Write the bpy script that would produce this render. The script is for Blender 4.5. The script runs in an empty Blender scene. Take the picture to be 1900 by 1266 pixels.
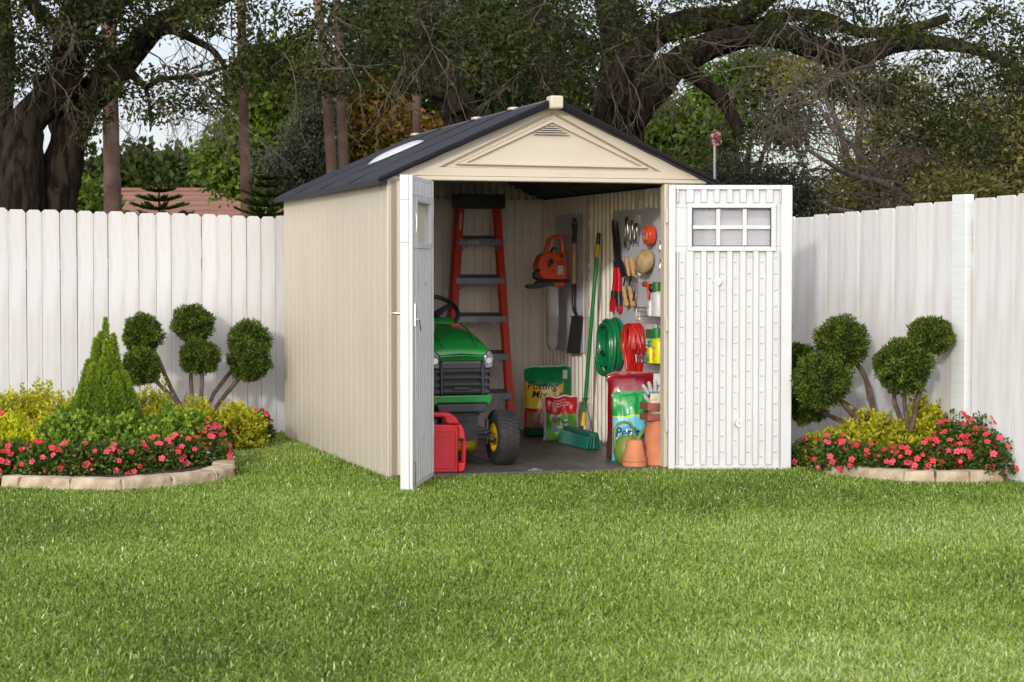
import bpy, math, random
import numpy as np
from mathutils import Vector, Matrix, noise
R = math.radians
random.seed(7); rng = np.random.default_rng(7)
C = bpy.context.scene.collection
scn = bpy.context.scene

# ------------------------------------------------------------------ camera geometry and layout helpers
F = 3700.; CX = 950.; CY = 633.; HZ = 505.; CH = 1.286
PIT = math.atan((CY-HZ)/F)
def ray(px, py):
    x = (px-CX)/F; z = -(py-CY)/F
    c, s = math.cos(-PIT), math.sin(-PIT)
    return (x, c - z*s, s + z*c)
def at(px, py, Y):
    r = ray(px, py); k = Y/r[1]; return (r[0]*k, Y, CH+r[2]*k)
def gnd(px, py, z=0.):
    r = ray(px, py); k = (z-CH)/r[2]; return (r[0]*k, r[1]*k, z)
TH = R(17.3); CT, ST = math.cos(TH), math.sin(TH)
P0 = gnd(720, 889)
def S(u, v, z=0.): return (P0[0]+u*CT-v*ST, P0[1]+u*ST+v*CT, z)
def toS(p):
    dx, dy = p[0]-P0[0], p[1]-P0[1]; return (dx*CT+dy*ST, -dx*ST+dy*CT, p[2])
def pl(px, py, ax, val):            # shed coordinates where a view line meets u / v / z = val
    r = ray(px, py); lr = (r[0]*CT+r[1]*ST, -r[0]*ST+r[1]*CT, r[2]); lo = toS((0, 0, CH))
    k = (val-lo[ax])/lr[ax]
    return tuple(lo[i]+lr[i]*k for i in range(3))

# ------------------------------------------------------------------ materials
MATS = {}
def M(name, c1, c2=None, sc=6., rough=.5, bump=0., bsc=60., metal=0., st=(1, 1, 1), coat=0., spec=.5, vary=0., trans=0., det=4., ramp=(.35, .65), bst=None, tint=False, emis=None, sub=0.):
    if name in MATS: return MATS[name]
    m = bpy.data.materials.new(name); m.use_nodes = True; nt = m.node_tree; N = nt.nodes; L = nt.links
    b = N['Principled BSDF']; out = N['Material Output']
    b.inputs['Roughness'].default_value = rough; b.inputs['Metallic'].default_value = metal
    b.inputs['Coat Weight'].default_value = coat; b.inputs['Specular IOR Level'].default_value = spec
    c2 = c2 or tuple(x*.8 for x in c1)
    tc = N.new('ShaderNodeTexCoord'); mp = N.new('ShaderNodeMapping'); mp.inputs['Scale'].default_value = st
    L.new(tc.outputs['Object'], mp.inputs[0])
    mix = N.new('ShaderNodeMix'); mix.data_type = 'RGBA'
    mix.inputs[6].default_value = (*c1, 1); mix.inputs[7].default_value = (*c2, 1)
    if tint:
        at_ = N.new('ShaderNodeAttribute'); at_.attribute_name = 'tint'
        L.new(at_.outputs['Fac'], mix.inputs[0])
    else:
        nz = N.new('ShaderNodeTexNoise'); nz.inputs['Scale'].default_value = sc; nz.inputs['Detail'].default_value = det
        L.new(mp.outputs[0], nz.inputs[0])
        rp = N.new('ShaderNodeMapRange'); rp.inputs[1].default_value = ramp[0]; rp.inputs[2].default_value = ramp[1]
        L.new(nz.outputs[0], rp.inputs[0]); L.new(rp.outputs[0], mix.inputs[0])
    col = mix.outputs[2]
    if vary:
        oi = N.new('ShaderNodeObjectInfo'); hs = N.new('ShaderNodeHueSaturation'); mr = N.new('ShaderNodeMapRange')
        mr.inputs[3].default_value = 1-vary; mr.inputs[4].default_value = 1+vary
        L.new(oi.outputs['Random'], mr.inputs[0]); L.new(mr.outputs[0], hs.inputs['Value']); L.new(col, hs.inputs['Color']); col = hs.outputs[0]
    L.new(col, b.inputs['Base Color'])
    if bump:
        mp2 = N.new('ShaderNodeMapping'); mp2.inputs['Scale'].default_value = bst or st; L.new(tc.outputs['Object'], mp2.inputs[0])
        n2 = N.new('ShaderNodeTexNoise'); n2.inputs['Scale'].default_value = bsc; n2.inputs['Detail'].default_value = 5
        L.new(mp2.outputs[0], n2.inputs[0])
        bp = N.new('ShaderNodeBump'); bp.inputs['Strength'].default_value = bump; bp.inputs['Distance'].default_value = .01
        L.new(n2.outputs[0], bp.inputs['Height']); L.new(bp.outputs[0], b.inputs['Normal'])
    if trans:
        tr = N.new('ShaderNodeBsdfTranslucent'); ms = N.new('ShaderNodeMixShader'); ms.inputs[0].default_value = trans
        L.new(col, tr.inputs[0]); L.new(b.outputs[0], ms.inputs[1]); L.new(tr.outputs[0], ms.inputs[2]); L.new(ms.outputs[0], out.inputs[0])
    MATS[name] = m; return m
def grad_mat(name, stops, rough, trans):     # leaf colours picked by each leaf's own random 'tint'
    m = bpy.data.materials.new(name); m.use_nodes = True; nt = m.node_tree; N = nt.nodes; L = nt.links
    b = N['Principled BSDF']; b.inputs['Roughness'].default_value = rough; b.inputs['Specular IOR Level'].default_value = .22
    a = N.new('ShaderNodeAttribute'); a.attribute_name = 'tint'; cr = N.new('ShaderNodeValToRGB')
    e = cr.color_ramp.elements
    for i, (p, c) in enumerate(stops):
        el = e[i] if i < 2 else e.new(p)
        el.position = p; el.color = (*c, 1)
    L.new(a.outputs['Fac'], cr.inputs[0]); L.new(cr.outputs[0], b.inputs['Base Color'])
    tr = N.new('ShaderNodeBsdfTranslucent'); ms = N.new('ShaderNodeMixShader'); ms.inputs[0].default_value = trans
    L.new(cr.outputs[0], tr.inputs[0]); L.new(b.outputs[0], ms.inputs[1]); L.new(tr.outputs[0], ms.inputs[2]); L.new(ms.outputs[0], N['Material Output'].inputs[0])
    return m
def glass(name, col, mixf, rough=.05):
    m = bpy.data.materials.new(name); m.use_nodes = True; nt = m.node_tree; N = nt.nodes; L = nt.links
    b = N['Principled BSDF']; b.inputs['Base Color'].default_value = (*col, 1); b.inputs['Roughness'].default_value = rough
    t = N.new('ShaderNodeBsdfTransparent'); ms = N.new('ShaderNodeMixShader'); ms.inputs[0].default_value = mixf
    nz = N.new('ShaderNodeTexNoise'); nz.inputs['Scale'].default_value = 3; bp = N.new('ShaderNodeBump'); bp.inputs['Strength'].default_value = .05
    L.new(nz.outputs[0], bp.inputs['Height']); L.new(bp.outputs[0], b.inputs['Normal'])
    L.new(t.outputs[0], ms.inputs[1]); L.new(b.outputs[0], ms.inputs[2]); L.new(ms.outputs[0], N['Material Output'].inputs[0])
    return m

# ------------------------------------------------------------------ mesh builder
class MB:
    def __init__(s): s.v = []; s.f = []; s.m = []; s.x = None; s.mi = 0
    def add(s, vs, fs):
        o = len(s.v)
        if s.x is not None: vs = [tuple(s.x @ Vector(p)) for p in vs]
        s.v += [tuple(p) for p in vs]; s.f += [tuple(i+o for i in f) for f in fs]; s.m += [s.mi]*len(fs); return s
    def box(s, x0, x1, y0, y1, z0, z1):
        return s.add([(x0, y0, z0), (x1, y0, z0), (x1, y1, z0), (x0, y1, z0), (x0, y0, z1), (x1, y0, z1), (x1, y1, z1), (x0, y1, z1)],
                     [(0, 3, 2, 1), (4, 5, 6, 7), (0, 1, 5, 4), (1, 2, 6, 5), (2, 3, 7, 6), (3, 0, 4, 7)])
    def bar(s, a, b, w, h, up=(0, 0, 1)):
        a = Vector(a); b = Vector(b); d = (b-a).normalized(); side = d.cross(Vector(up)).normalized(); u2 = side.cross(d)
        vs = []
        for p in (a, b):
            for i, j in ((-1, -1), (1, -1), (1, 1), (-1, 1)): vs.append(tuple(p+side*(i*w/2)+u2*(j*h/2)))
        return s.add(vs, [(3, 2, 1, 0), (4, 5, 6, 7), (0, 1, 5, 4), (1, 2, 6, 5), (2, 3, 7, 6), (3, 0, 4, 7)])
    def tube(s, pts, r, n=8, closed=False, jit=0., flat=1.):
        pts = [Vector(p) for p in pts]; k = len(pts)
        rs = r if isinstance(r, (list, tuple)) else [r]*k
        vs = []; prev = None
        for i in range(k):
            if closed: d = pts[(i+1) % k]-pts[i-1]
            else: d = pts[min(i+1, k-1)]-pts[max(i-1, 0)]
            d.normalize()
            if prev is None:
                q = Vector((0, 0, 1)) if abs(d.z) < .9 else Vector((1, 0, 0)); a = d.cross(q).normalized()
            else:
                a = prev - d*prev.dot(d); a.normalize()
            prev = a; b = d.cross(a)
            for j in range(n):
                t = 2*math.pi*j/n; rr = rs[i]*(1+(random.random()-.5)*jit)
                vs.append(tuple(pts[i]+a*(math.cos(t)*rr)+b*(math.sin(t)*rr*flat)))
        fs = []
        for i in range(k if closed else k-1):
            i2 = (i+1) % k
            for j in range(n): fs.append((i*n+j, i*n+(j+1) % n, i2*n+(j+1) % n, i2*n+j))
        if not closed: fs += [tuple(reversed(range(n))), tuple(range((k-1)*n, k*n))]
        return s.add(vs, fs)
    def prism(s, poly, ax, a0, a1):
        n = len(poly)
        def P(p, a):
            return (p[0], a, p[1]) if ax == 'y' else ((a, p[0], p[1]) if ax == 'x' else (p[0], p[1], a))
        vs = [P(p, a0) for p in poly]+[P(p, a1) for p in poly]
        fs = [tuple(range(n)), tuple(reversed(range(n, 2*n)))]+[(i, i+n, (i+1) % n+n, (i+1) % n) for i in range(n)]
        return s.add(vs, fs)
    def lathe(s, prof, c=(0, 0, 0), n=24, ax='z', cap=True):
        vs = []
        for r, z in prof:
            for j in range(n):
                t = 2*math.pi*j/n; a, b = r*math.cos(t), r*math.sin(t)
                p = (a, b, z) if ax == 'z' else ((z, a, b) if ax == 'x' else (a, z, b))
                vs.append((p[0]+c[0], p[1]+c[1], p[2]+c[2]))
        k = len(prof); fs = [(i*n+j, i*n+(j+1) % n, (i+1)*n+(j+1) % n, (i+1)*n+j) for i in range(k-1) for j in range(n)]
        if cap: fs += [tuple(reversed(range(n))), tuple(range((k-1)*n, k*n))]
        return s.add(vs, fs)
    def ball(s, c, r, n=12, m=8):
        if not isinstance(r, (tuple, list)): r = (r, r, r)
        vs = [(c[0], c[1], c[2]-r[2])]; fs = []
        for i in range(1, m):
            a = math.pi*i/m-math.pi/2
            for j in range(n):
                t = 2*math.pi*j/n; vs.append((c[0]+r[0]*math.cos(a)*math.cos(t), c[1]+r[1]*math.cos(a)*math.sin(t), c[2]+r[2]*math.sin(a)))
        vs.append((c[0], c[1], c[2]+r[2])); e = len(vs)-1
        for j in range(n): fs.append((0, 1+(j+1) % n, 1+j)); fs.append((e, 1+(m-2)*n+j, 1+(m-2)*n+(j+1) % n))
        for i in range(m-2):
            for j in range(n): fs.append((1+i*n+j, 1+i*n+(j+1) % n, 1+(i+1)*n+(j+1) % n, 1+(i+1)*n+j))
        return s.add(vs, fs)

def tagset(o, label=None, cat=None, group=None, kind=None):
    if label: o['label'] = label
    if cat: o['category'] = cat
    if group: o['group'] = group
    if kind: o['kind'] = kind
    return o
ORG = {}
def obj(name, mb, mat, parent=None, bev=0., smooth=True, seg=2, ang=35):
    me = bpy.data.meshes.new(name)
    org = Vector(ORG.get(parent.name, (0, 0, 0))) if parent else Vector((0, 0, 0))
    me.from_pydata([tuple(Vector(p)-org) for p in mb.v], [], mb.f)
    for mm in (mat if isinstance(mat, (list, tuple)) else [mat]): me.materials.append(mm)
    if isinstance(mat, (list, tuple)): me.polygons.foreach_set('material_index', mb.m)
    o = bpy.data.objects.new(name, me); C.objects.link(o)
    if parent: o.parent = parent; ORG[o.name] = tuple(org)
    if smooth:
        me.polygons.foreach_set('use_smooth', [True]*len(me.polygons)); me.set_sharp_from_angle(angle=R(ang))
    if bev:
        b = o.modifiers.new('b', 'BEVEL'); b.width = bev; b.segments = seg; b.limit_method = 'ANGLE'; b.angle_limit = R(40)
        b.harden_normals = False
    return o
def thing(name, label, cat, org, frame='s', group=None, rot=0.):
    o = bpy.data.objects.new(name, None); C.objects.link(o); o.empty_display_size = .1
    if frame == 's': o.location = S(*org); o.rotation_euler = (0, 0, TH+rot); ORG[o.name] = tuple(org)
    elif frame == 'w': o.location = org; ORG[o.name] = tuple(org); o.rotation_euler = (0, 0, rot)
    else: o.location = org; ORG[o.name] = (0, 0, 0); o.rotation_euler = (0, 0, rot)     # 'l': parts in local coordinates
    return tagset(o, label, cat, group)
def single(o, label, cat, group=None, org=None, frame='w'):
    """a thing that is one mesh: move its origin to its base"""
    if org is not None:
        for v in o.data.vertices: v.co -= Vector(org)
        if frame == 's': o.location = S(*org); o.rotation_euler = (0, 0, TH)
        else: o.location = org
    return tagset(o, label, cat, group)
def copy_tree(o, parent=None):
    c = o.copy(); C.objects.link(c)
    if parent: c.parent = parent
    ORG[c.name] = ORG.get(o.name, (0, 0, 0))
    for ch in list(o.children): copy_tree(ch, c)
    return c
def text(name, s, size, mat, parent, place, shear=0., extr=.0006, bold=0.):
    """writing as a thin mesh; place(x, z) -> local point"""
    cu = bpy.data.curves.new(name, 'FONT'); cu.body = s; cu.size = size; cu.shear = shear; cu.align_x = 'CENTER'; cu.offset = bold
    cu.resolution_u = 3
    t = bpy.data.objects.new('tmp', cu); C.objects.link(t)
    dg = bpy.context.evaluated_depsgraph_get(); me = bpy.data.meshes.new_from_object(t.evaluated_get(dg))
    bpy.data.objects.remove(t)
    for v in me.vertices: v.co = Vector(place(v.co.x, v.co.y))
    me.name = name; me.materials.clear(); me.materials.append(mat)
    o = bpy.data.objects.new(name, me); C.objects.link(o); o.parent = parent; ORG[o.name] = ORG.get(parent.name, (0, 0, 0))
    return o

# ------------------------------------------------------------------ leaf / blade meshes (numpy)
def np_obj(name, V, faces, loops_per, tint, mat, parent=None, org=(0, 0, 0), vpl=4):
    me = bpy.data.meshes.new(name); V = V - np.array(org)
    nv = len(V); me.vertices.add(nv); me.vertices.foreach_set('co', V.astype(np.float32).ravel())
    nl = len(faces); me.loops.add(nl); me.loops.foreach_set('vertex_index', faces.astype(np.int32))
    me.polygons.add(len(loops_per)); st = np.concatenate([[0], np.cumsum(loops_per)[:-1]]).astype(np.int32)
    me.polygons.foreach_set('loop_start', st)
    me.update(calc_edges=True)
    a = me.attributes.new('tint', 'FLOAT', 'POINT'); a.data.foreach_set('value', np.repeat(tint, vpl).astype(np.float32))
    me.materials.append(mat)
    o = bpy.data.objects.new(name, me); C.objects.link(o)
    if parent: o.parent = parent; ORG[o.name] = tuple(org)
    return o
def unit(a): return a/np.maximum(np.linalg.norm(a, axis=1, keepdims=True), 1e-9)
def leaves(name, P, D, Ln, Wd, tint, mat, parent=None, org=(0, 0, 0), fold=.25, wide=.5):
    n = len(P); D = unit(D); rnd = rng.normal(size=(n, 3)); Sd = unit(np.cross(D, rnd)); Nn = np.cross(D, Sd)
    Ln = np.broadcast_to(Ln, n)[:, None]; Wd = np.broadcast_to(Wd, n)[:, None]
    V = np.empty((n, 4, 3)); V[:, 0] = P; V[:, 2] = P+D*Ln
    V[:, 1] = P+D*Ln*wide+Sd*Wd/2+Nn*Wd*fold; V[:, 3] = P+D*Ln*wide-Sd*Wd/2+Nn*Wd*fold
    return np_obj(name, V.reshape(-1, 3), np.arange(4*n), np.full(n, 4), tint, mat, parent, org)
def in_ball(n): 
    d = unit(rng.normal(size=(n, 3))); return d*(rng.random((n, 1))**(1/3))
def crown_points(blobs, n, clump=.16, per=28):
    """blobs: (centre, radii). leaves sit in twig-sized clumps spread through each blob"""
    vol = np.array([np.prod(r)**.75 for c, r in blobs]); cnt = (n*vol/vol.sum()).astype(int); out = []; tn = []
    for (c, r), k in zip(blobs, cnt):
        nc = max(3, k//per); d = unit(rng.normal(size=(nc, 3))); cc = d*(.35+.68*rng.random((nc, 1))**.6)*np.array(r)+np.array(c)
        idx = rng.integers(0, nc, k); ct = rng.random(nc)
        out.append(cc[idx]+rng.normal(size=(k, 3))*clump*min(r)**.5*np.array((1, 1, .6))); tn.append(np.clip(ct[idx]*.6+rng.random(k)*.4, 0, 1))
    return np.concatenate(out), np.concatenate(tn)

# ------------------------------------------------------------------ palette
beige = M('shed_beige', (.575, .505, .40), (.53, .46, .36), sc=2.5, rough=.55, bump=.05, bsc=160, st=(1, 1, .35), bst=(1, 1, 1), ramp=(.4, .85), det=7)
beige_in = M('shed_beige_inner_lightened', (.88, .81, .72), (.84, .76, .66), sc=5, rough=.55, bump=.15, bsc=90)  # same beige, lightened so the colour makes up for the dim interior
doorw = M('door_white', (.62, .62, .62), (.59, .59, .59), sc=3, rough=.5, bump=.012, bsc=160)
roofm = M('roof_charcoal', (.015, .015, .022), (.026, .025, .034), sc=14, rough=.6, spec=.3, bump=.35, bsc=170, st=(.2, 1, 1))
roofu = M('roof_underside', (.10, .10, .11), (.07, .07, .08), rough=.6)
floorm = M('floor_resin', (.11, .096, .088), (.07, .063, .058), sc=7, rough=.45, bump=.3, bsc=60, st=(1, .25, 1), vary=.1)
chrome = M('chrome', (.75, .75, .76), (.6, .6, .6), rough=.22, metal=1)
steel = M('steel', (.42, .42, .44), (.34, .34, .36), rough=.38, metal=1, bump=.05)
alum = M('aluminium', (.24, .24, .25), (.18, .18, .19), sc=9, rough=.42, metal=.6)
blackp = M('black_plastic', (.018, .018, .02), (.03, .03, .032), rough=.4, bump=.06)
blackr = M('black_rubber', (.016, .016, .018), (.03, .028, .027), sc=12, rough=.75, bump=.25, bsc=90)
redfg = M('red_fibreglass', (.74, .06, .028), (.62, .045, .022), sc=8, rough=.35, bump=.05)
redp = M('red_plastic', (.62, .012, .028), (.55, .01, .024), sc=5, rough=.38, bump=.06, bsc=200)
orangep = M('orange_plastic', (.78, .085, .02), (.68, .07, .016), sc=14, rough=.35)
greenpaint = M('green_paint', (.014, .21, .035), (.012, .18, .03), sc=5, rough=.25, coat=.6)
yellowp = M('yellow_paint', (.75, .48, .01), (.65, .40, .01), rough=.35, sc=9)
wood = M('ash_wood', (.62, .38, .19), (.50, .28, .12), sc=14, rough=.5, st=(6, 6, .6))
brownwood = M('red_cedar', (.33, .10, .06), (.22, .06, .035), sc=16, rough=.6, st=(1, 4, 5), bump=.2)
terra = M('terracotta', (.58, .21, .10), (.50, .17, .08), sc=12, rough=.8, bump=.2, bsc=140)
pegm = M('pegboard_grey', (.68, .68, .76), (.64, .64, .72), sc=3, rough=.6)
darkhole = M('hole_dark', (.10, .09, .11), (.08, .075, .09), rough=.9)
hosem = M('hose_green', (.008, .22, .075), (.006, .18, .06), sc=20, rough=.3)
cordm = M('cord_red', (.72, .03, .02), (.6, .022, .018), sc=20, rough=.35)
white = M('white_plastic', (.75, .75, .73), (.68, .68, .66), rough=.4)
paper = M('paper', (.75, .70, .58), (.65, .6, .5), rough=.8, sc=20)
stone = M('concrete_stone', (.56, .45, .32), (.36, .27, .18), sc=11, rough=.9, bump=.8, bsc=55, vary=.12, det=8)
soil = M('soil', (.045, .028, .018), (.02, .013, .009), sc=20, rough=.95, bump=.8, bsc=30)
bark = M('oak_bark', (.034, .025, .018), (.008, .006, .004), sc=9, rough=.95, bump=1., bsc=11, st=(1.8, 1.8, .4), det=10, ramp=(.40, .60), spec=.1)
palmbark = M('palm_bark', (.17, .11, .08), (.065, .024, .017), sc=2.2, rough=.9, bump=.7, bsc=18, st=(1, 1, 1.2), vary=.12)
twigm = M('twig_grey', (.13, .10, .078), (.05, .036, .026), sc=10, rough=.9)
topstem = M('topiary_stem', (.16, .10, .075), (.08, .05, .04), sc=25, rough=.9, bump=.5)
fencem = M('fence_white', (.70, .70, .705), (.57, .52, .46), sc=2.2, rough=.62, bump=.35, bsc=22, st=(5, 5, .55), vary=.05, ramp=(.42, .72), bst=(9, 9, .5), det=7)
L_oak = grad_mat('oak_leaf', [(0, (.018, .024, .007)), (.5, (.042, .054, .012)), (.88, (.085, .098, .022)), (1, (.17, .07, .025))], .55, .3)
L_mid = grad_mat('bright_green_leaf', [(0, (.05, .085, .010)), (.6, (.125, .19, .018)), (1, (.24, .32, .045))], .6, .35)
L_dark = grad_mat('dark_green_leaf', [(0, (.018, .03, .008)), (.6, (.05, .075, .015)), (1, (.10, .12, .026))], .6, .3)
L_grey = grad_mat('grey_green_leaf', [(0, (.03, .035, .02)), (.6, (.07, .08, .045)), (1, (.11, .12, .07))], .7, .25)
L_orange = grad_mat('rusty_leaf', [(0, (.05, .05, .008)), (.5, (.15, .11, .012)), (1, (.34, .14, .012))], .6, .35)
L_olive = grad_mat('olive_leaf', [(0, (.08, .075, .02)), (.55, (.25, .225, .06)), (1, (.44, .37, .15))], .65, .3)
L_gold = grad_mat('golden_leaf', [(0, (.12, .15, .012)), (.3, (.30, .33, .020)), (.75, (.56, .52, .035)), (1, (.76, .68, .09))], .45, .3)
L_lime = grad_mat('lime_leaf', [(0, (.20, .26, .010)), (.5, (.48, .50, .015)), (1, (.75, .70, .03))], .45, .3)
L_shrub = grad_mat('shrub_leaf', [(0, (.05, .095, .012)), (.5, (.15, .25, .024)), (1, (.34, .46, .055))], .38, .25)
L_imp = grad_mat('impatiens_leaf', [(0, (.03, .055, .010)), (.6, (.085, .14, .022)), (1, (.18, .27, .045))], .45, .2)
L_top = grad_mat('topiary_leaf', [(0, (.05, .04, .010)), (.2, (.028, .045, .007)), (.55, (.07, .115, .012)), (1, (.17, .23, .026))], .6, .15)
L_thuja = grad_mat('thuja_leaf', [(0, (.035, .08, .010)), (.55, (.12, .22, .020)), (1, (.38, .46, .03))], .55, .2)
L_grass = grad_mat('grass_blade', [(0, (.085, .12, .014)), (.45, (.215, .325, .042)), (.86, (.37, .50, .095)), (1, (.68, .70, .38))], .38, .22)

# ------------------------------------------------------------------ GROUND
def ground():
    mb = MB(); mb.box(-120, 120, -30, 160, -.5, 0)
    g = obj('lawn_ground', mb, M('lawn_soil', (.030, .042, .010), (.018, .022, .007), sc=3, rough=.95, bump=.6, bsc=40), smooth=False)
    tagset(g, kind='structure')
ground()
# ------------------------------------------------------------------ beds (outlines on the ground)
bedL_px = [(-260, 906), (-120, 906), (0, 905), (34, 908), (128, 912), (226, 912), (322, 905), (402, 896), (438, 886)]
bedL = [gnd(*p)[:2] for p in bedL_px]
bedL_in = bedL + [gnd(436, 866)[:2], gnd(418, 848)[:2], gnd(430, 822)[:2], gnd(470, 816)[:2], gnd(503, 808)[:2]]
bedR_px = [(1482, 862), (1536, 883), (1676, 897), (1736, 898), (1801, 898), (1864, 896)]
bedR = [gnd(*p)[:2] for p in bedR_px]
FA, FB = (-3.8, 14.8), (-1.826, 15.9); FC = (.67, 17.3)      # left fence line
RA, RB = gnd(1900, 898)[:2], (2.10, 14.25)                      # right fence line
dR = Vector((RB[0]-RA[0], RB[1]-RA[1])).normalized(); dL = Vector((FB[0]-FA[0], FB[1]-FA[1])).normalized()
def fenceR(t): return (RA[0]+dR.x*t, RA[1]+dR.y*t)
def fenceL(t): return (FA[0]+dL.x*t, FA[1]+dL.y*t)
def soil_bed(name, poly, h):
    mb = MB(); mb.prism(poly, 'z', .0, h); o = obj(name, mb, soil, smooth=False); tagset(o, kind='structure')
pL = bedL_in+[fenceL(2.0), fenceL(-1.5), (-5.2, 12)]
soil_bed('flower_bed_soil', [(p[0], p[1]+.02) for p in pL], .05)
pR = [(p[0], p[1]+.03) for p in bedR]+[fenceR(.25), fenceR(2.2), (1.95, 13.9)]
soil_bed('flower_bed_soil', pR, .05)
def inpoly(P, poly):
    x, y = P[:, 0], P[:, 1]; ins = np.zeros(len(P), bool); j = len(poly)-1
    for i in range(len(poly)):
        xi, yi = poly[i]; xj, yj = poly[j]
        c = ((yi > y) != (yj > y)) & (x < (xj-xi)*(y-yi)/(yj-yi+1e-12)+xi); ins ^= c; j = i
    return ins
# grass: individual blades as one stuff object
def grass():
    n = 680000
    Y = 5.4+ (rng.random(n)**1.35)*10.6; hw = Y*.30+.25; X = (rng.random(n)*2-1)*hw
    P = np.stack([X, Y], 1)
    shed_poly = [S(-.01, -.05)[:2], S(2.14, -.05)[:2], S(2.14, 3.4)[:2], S(-.01, 3.4)[:2]]
    bl = [(p[0], p[1]-.02) for p in bedL_in]+[fenceL(2.0), fenceL(-1.5), (-5.2, 12)]
    br = [(p[0], p[1]-.02) for p in bedR]+[fenceR(.25), fenceR(2.2), (1.95, 13.9)]
    k = ~(inpoly(P, shed_poly) | inpoly(P, bl) | inpoly(P, br))
    k &= ~inpoly(P, [fenceL(-3), fenceL(8), (0, 30), (-20, 30)]) & ~inpoly(P, [fenceR(-4), fenceR(6), (20, 30), (20, 5)])
    P = P[k]; n = len(P); X, Y = P.T
    nz = np.array([noise.noise((x*.9, y*.9, 0))*.6+noise.noise((x*3.3, y*3.3, 5))*.5 for x, y in P])
    lawn = np.array([noise.noise((x*.45, y*.45, 9)) for x, y in P])
    h = (.019+.014*rng.random(n))*(1+.30*nz); h[rng.random(n) < .05] *= 1.5; h *= np.clip(1.12-.025*(Y-6), .85, 1.2)
    w = .0024+.0028*rng.random(n)+.00010*Y
    az = rng.random(n)*2*np.pi; lean = .25+.75*rng.random(n)
    dx, dy = np.cos(az)*lean, np.sin(az)*lean
    az2 = az+np.pi/2+rng.normal(size=n)*.4; sx, sy = np.cos(az2)*w/2, np.sin(az2)*w/2
    V = np.zeros((n, 5, 3)); B = np.stack([X, Y, np.zeros(n)], 1)
    mid = B+np.stack([dx*h*.35, dy*h*.35, h*.62], 1); tip = B+np.stack([dx*h*1.1, dy*h*1.1, h*(1.02-.35*lean)], 1)
    sd = np.stack([sx, sy, np.zeros(n)], 1)
    V[:, 0] = B-sd; V[:, 1] = B+sd; V[:, 2] = mid+sd*.9; V[:, 3] = mid-sd*.9; V[:, 4] = tip
    base = (np.arange(n)*5)[:, None]; Fq = np.concatenate([base+np.array([0, 1, 2, 3]), base+np.array([3, 2, 4])], 1).ravel()
    t = np.clip(.46+.26*nz+.42*lawn+rng.normal(size=n)*.20, 0, .93); t[rng.random(n) < .035] = 1.
    o = np_obj('grass', V.reshape(-1, 3), Fq, np.tile([4, 3], n), t, L_grass, vpl=5)
    tagset(o, 'short green lawn grass in front of the shed', 'grass', kind='stuff')
grass()

# ------------------------------------------------------------------ curb stones
def curb(ptsa, h, label_fn, group):
    for i in range(len(ptsa)-1):
        a, b = Vector(ptsa[i]), Vector(ptsa[i+1]); d = (b-a); ln = d.length; d.normalize()
        mb = MB(); nx = 30; w = .15; prof = [(0, 0), (0, h*.55), (.010, h*.9), (.024, h), (w-.01, h), (w, h*.9), (w, 0)]
        vs = []; fs = []
        for j in range(nx+1):
            x = .004+(ln-.008)*j/nx
            for q, (yy, zz) in enumerate(prof):
                e = noise.noise((x*9+i*7, yy*11, zz*14+i))*.012+noise.noise((x*34+i*7, yy*30, zz*40+i))*.007
                s_ = 1 if 0 < j < nx else .82
                vs.append((x + (0 if 0 < j < nx else (.008 if j == 0 else -.008)*(1 if zz > h*.8 else 0)), yy+e*(q < 4)+(.0 if s_ == 1 else .006*(q < 3)), max(zz+(e*.5 if zz > 0 else 0), 0)))
        k = len(prof)
        for j in range(nx):
            for q in range(k-1): fs.append((j*k+q, (j+1)*k+q, (j+1)*k+q+1, j*k+q+1))
        fs += [tuple(range(k)), tuple(reversed(range(nx*k, nx*k+k)))]
        mb.add(vs, fs)
        o = obj('edging_stone', mb, stone, smooth=True, ang=50)
        o.location = (a.x, a.y, -.006); o.rotation_euler = (0, 0, math.atan2(d.y, d.x)); tagset(o, label_fn(i), 'edging stone', group)
nm = ['far left', 'left', 'leftmost whole', 'next after the leftmost whole', 'middle', 'right of the middle', 'second from the rounded corner', 'first before the rounded corner', '']
lb = ['beige edging stone beyond the left picture edge, furthest out', 'beige edging stone cut by the left picture edge', 'short beige edging stone at the far left front of the left bed',
      'beige edging stone below the purple flowers of the left bed', 'beige edging stone in the middle front of the left bed', 'beige edging stone right of the middle of the left bed, under dense pink blooms',
      'beige edging stone just before the rounded right corner of the left bed', 'small beige end stone at the rounded right corner of the left bed']
curb(bedL, .078, lambda i: lb[i], 'beige edging stones of the left flower bed')
curb([gnd(438, 886)[:2], gnd(436, 862)[:2]], .078, lambda i: 'beige edging stone turning back behind the right corner of the left bed', 'beige edging stones of the left flower bed')
curb([gnd(412, 824)[:2], gnd(448, 820)[:2], gnd(480, 815)[:2], gnd(503, 809)[:2]], .065, lambda i: ['low edging stone behind the pink blooms, farthest from the shed', 'low edging stone in the back row near the fence, middle one', 'low edging stone in the back row closest to the shed wall'][i], 'beige edging stones at the back of the left bed')
curb(bedR, .078, lambda i: ['beige edging stone next to the open right door', 'longest beige edging stone of the right bed, near the open door', 'beige edging stone in the middle of the right bed', 'beige edging stone second from the right fence', 'beige edging stone touching the right fence'][i], 'beige edging stones of the right flower bed')

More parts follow.
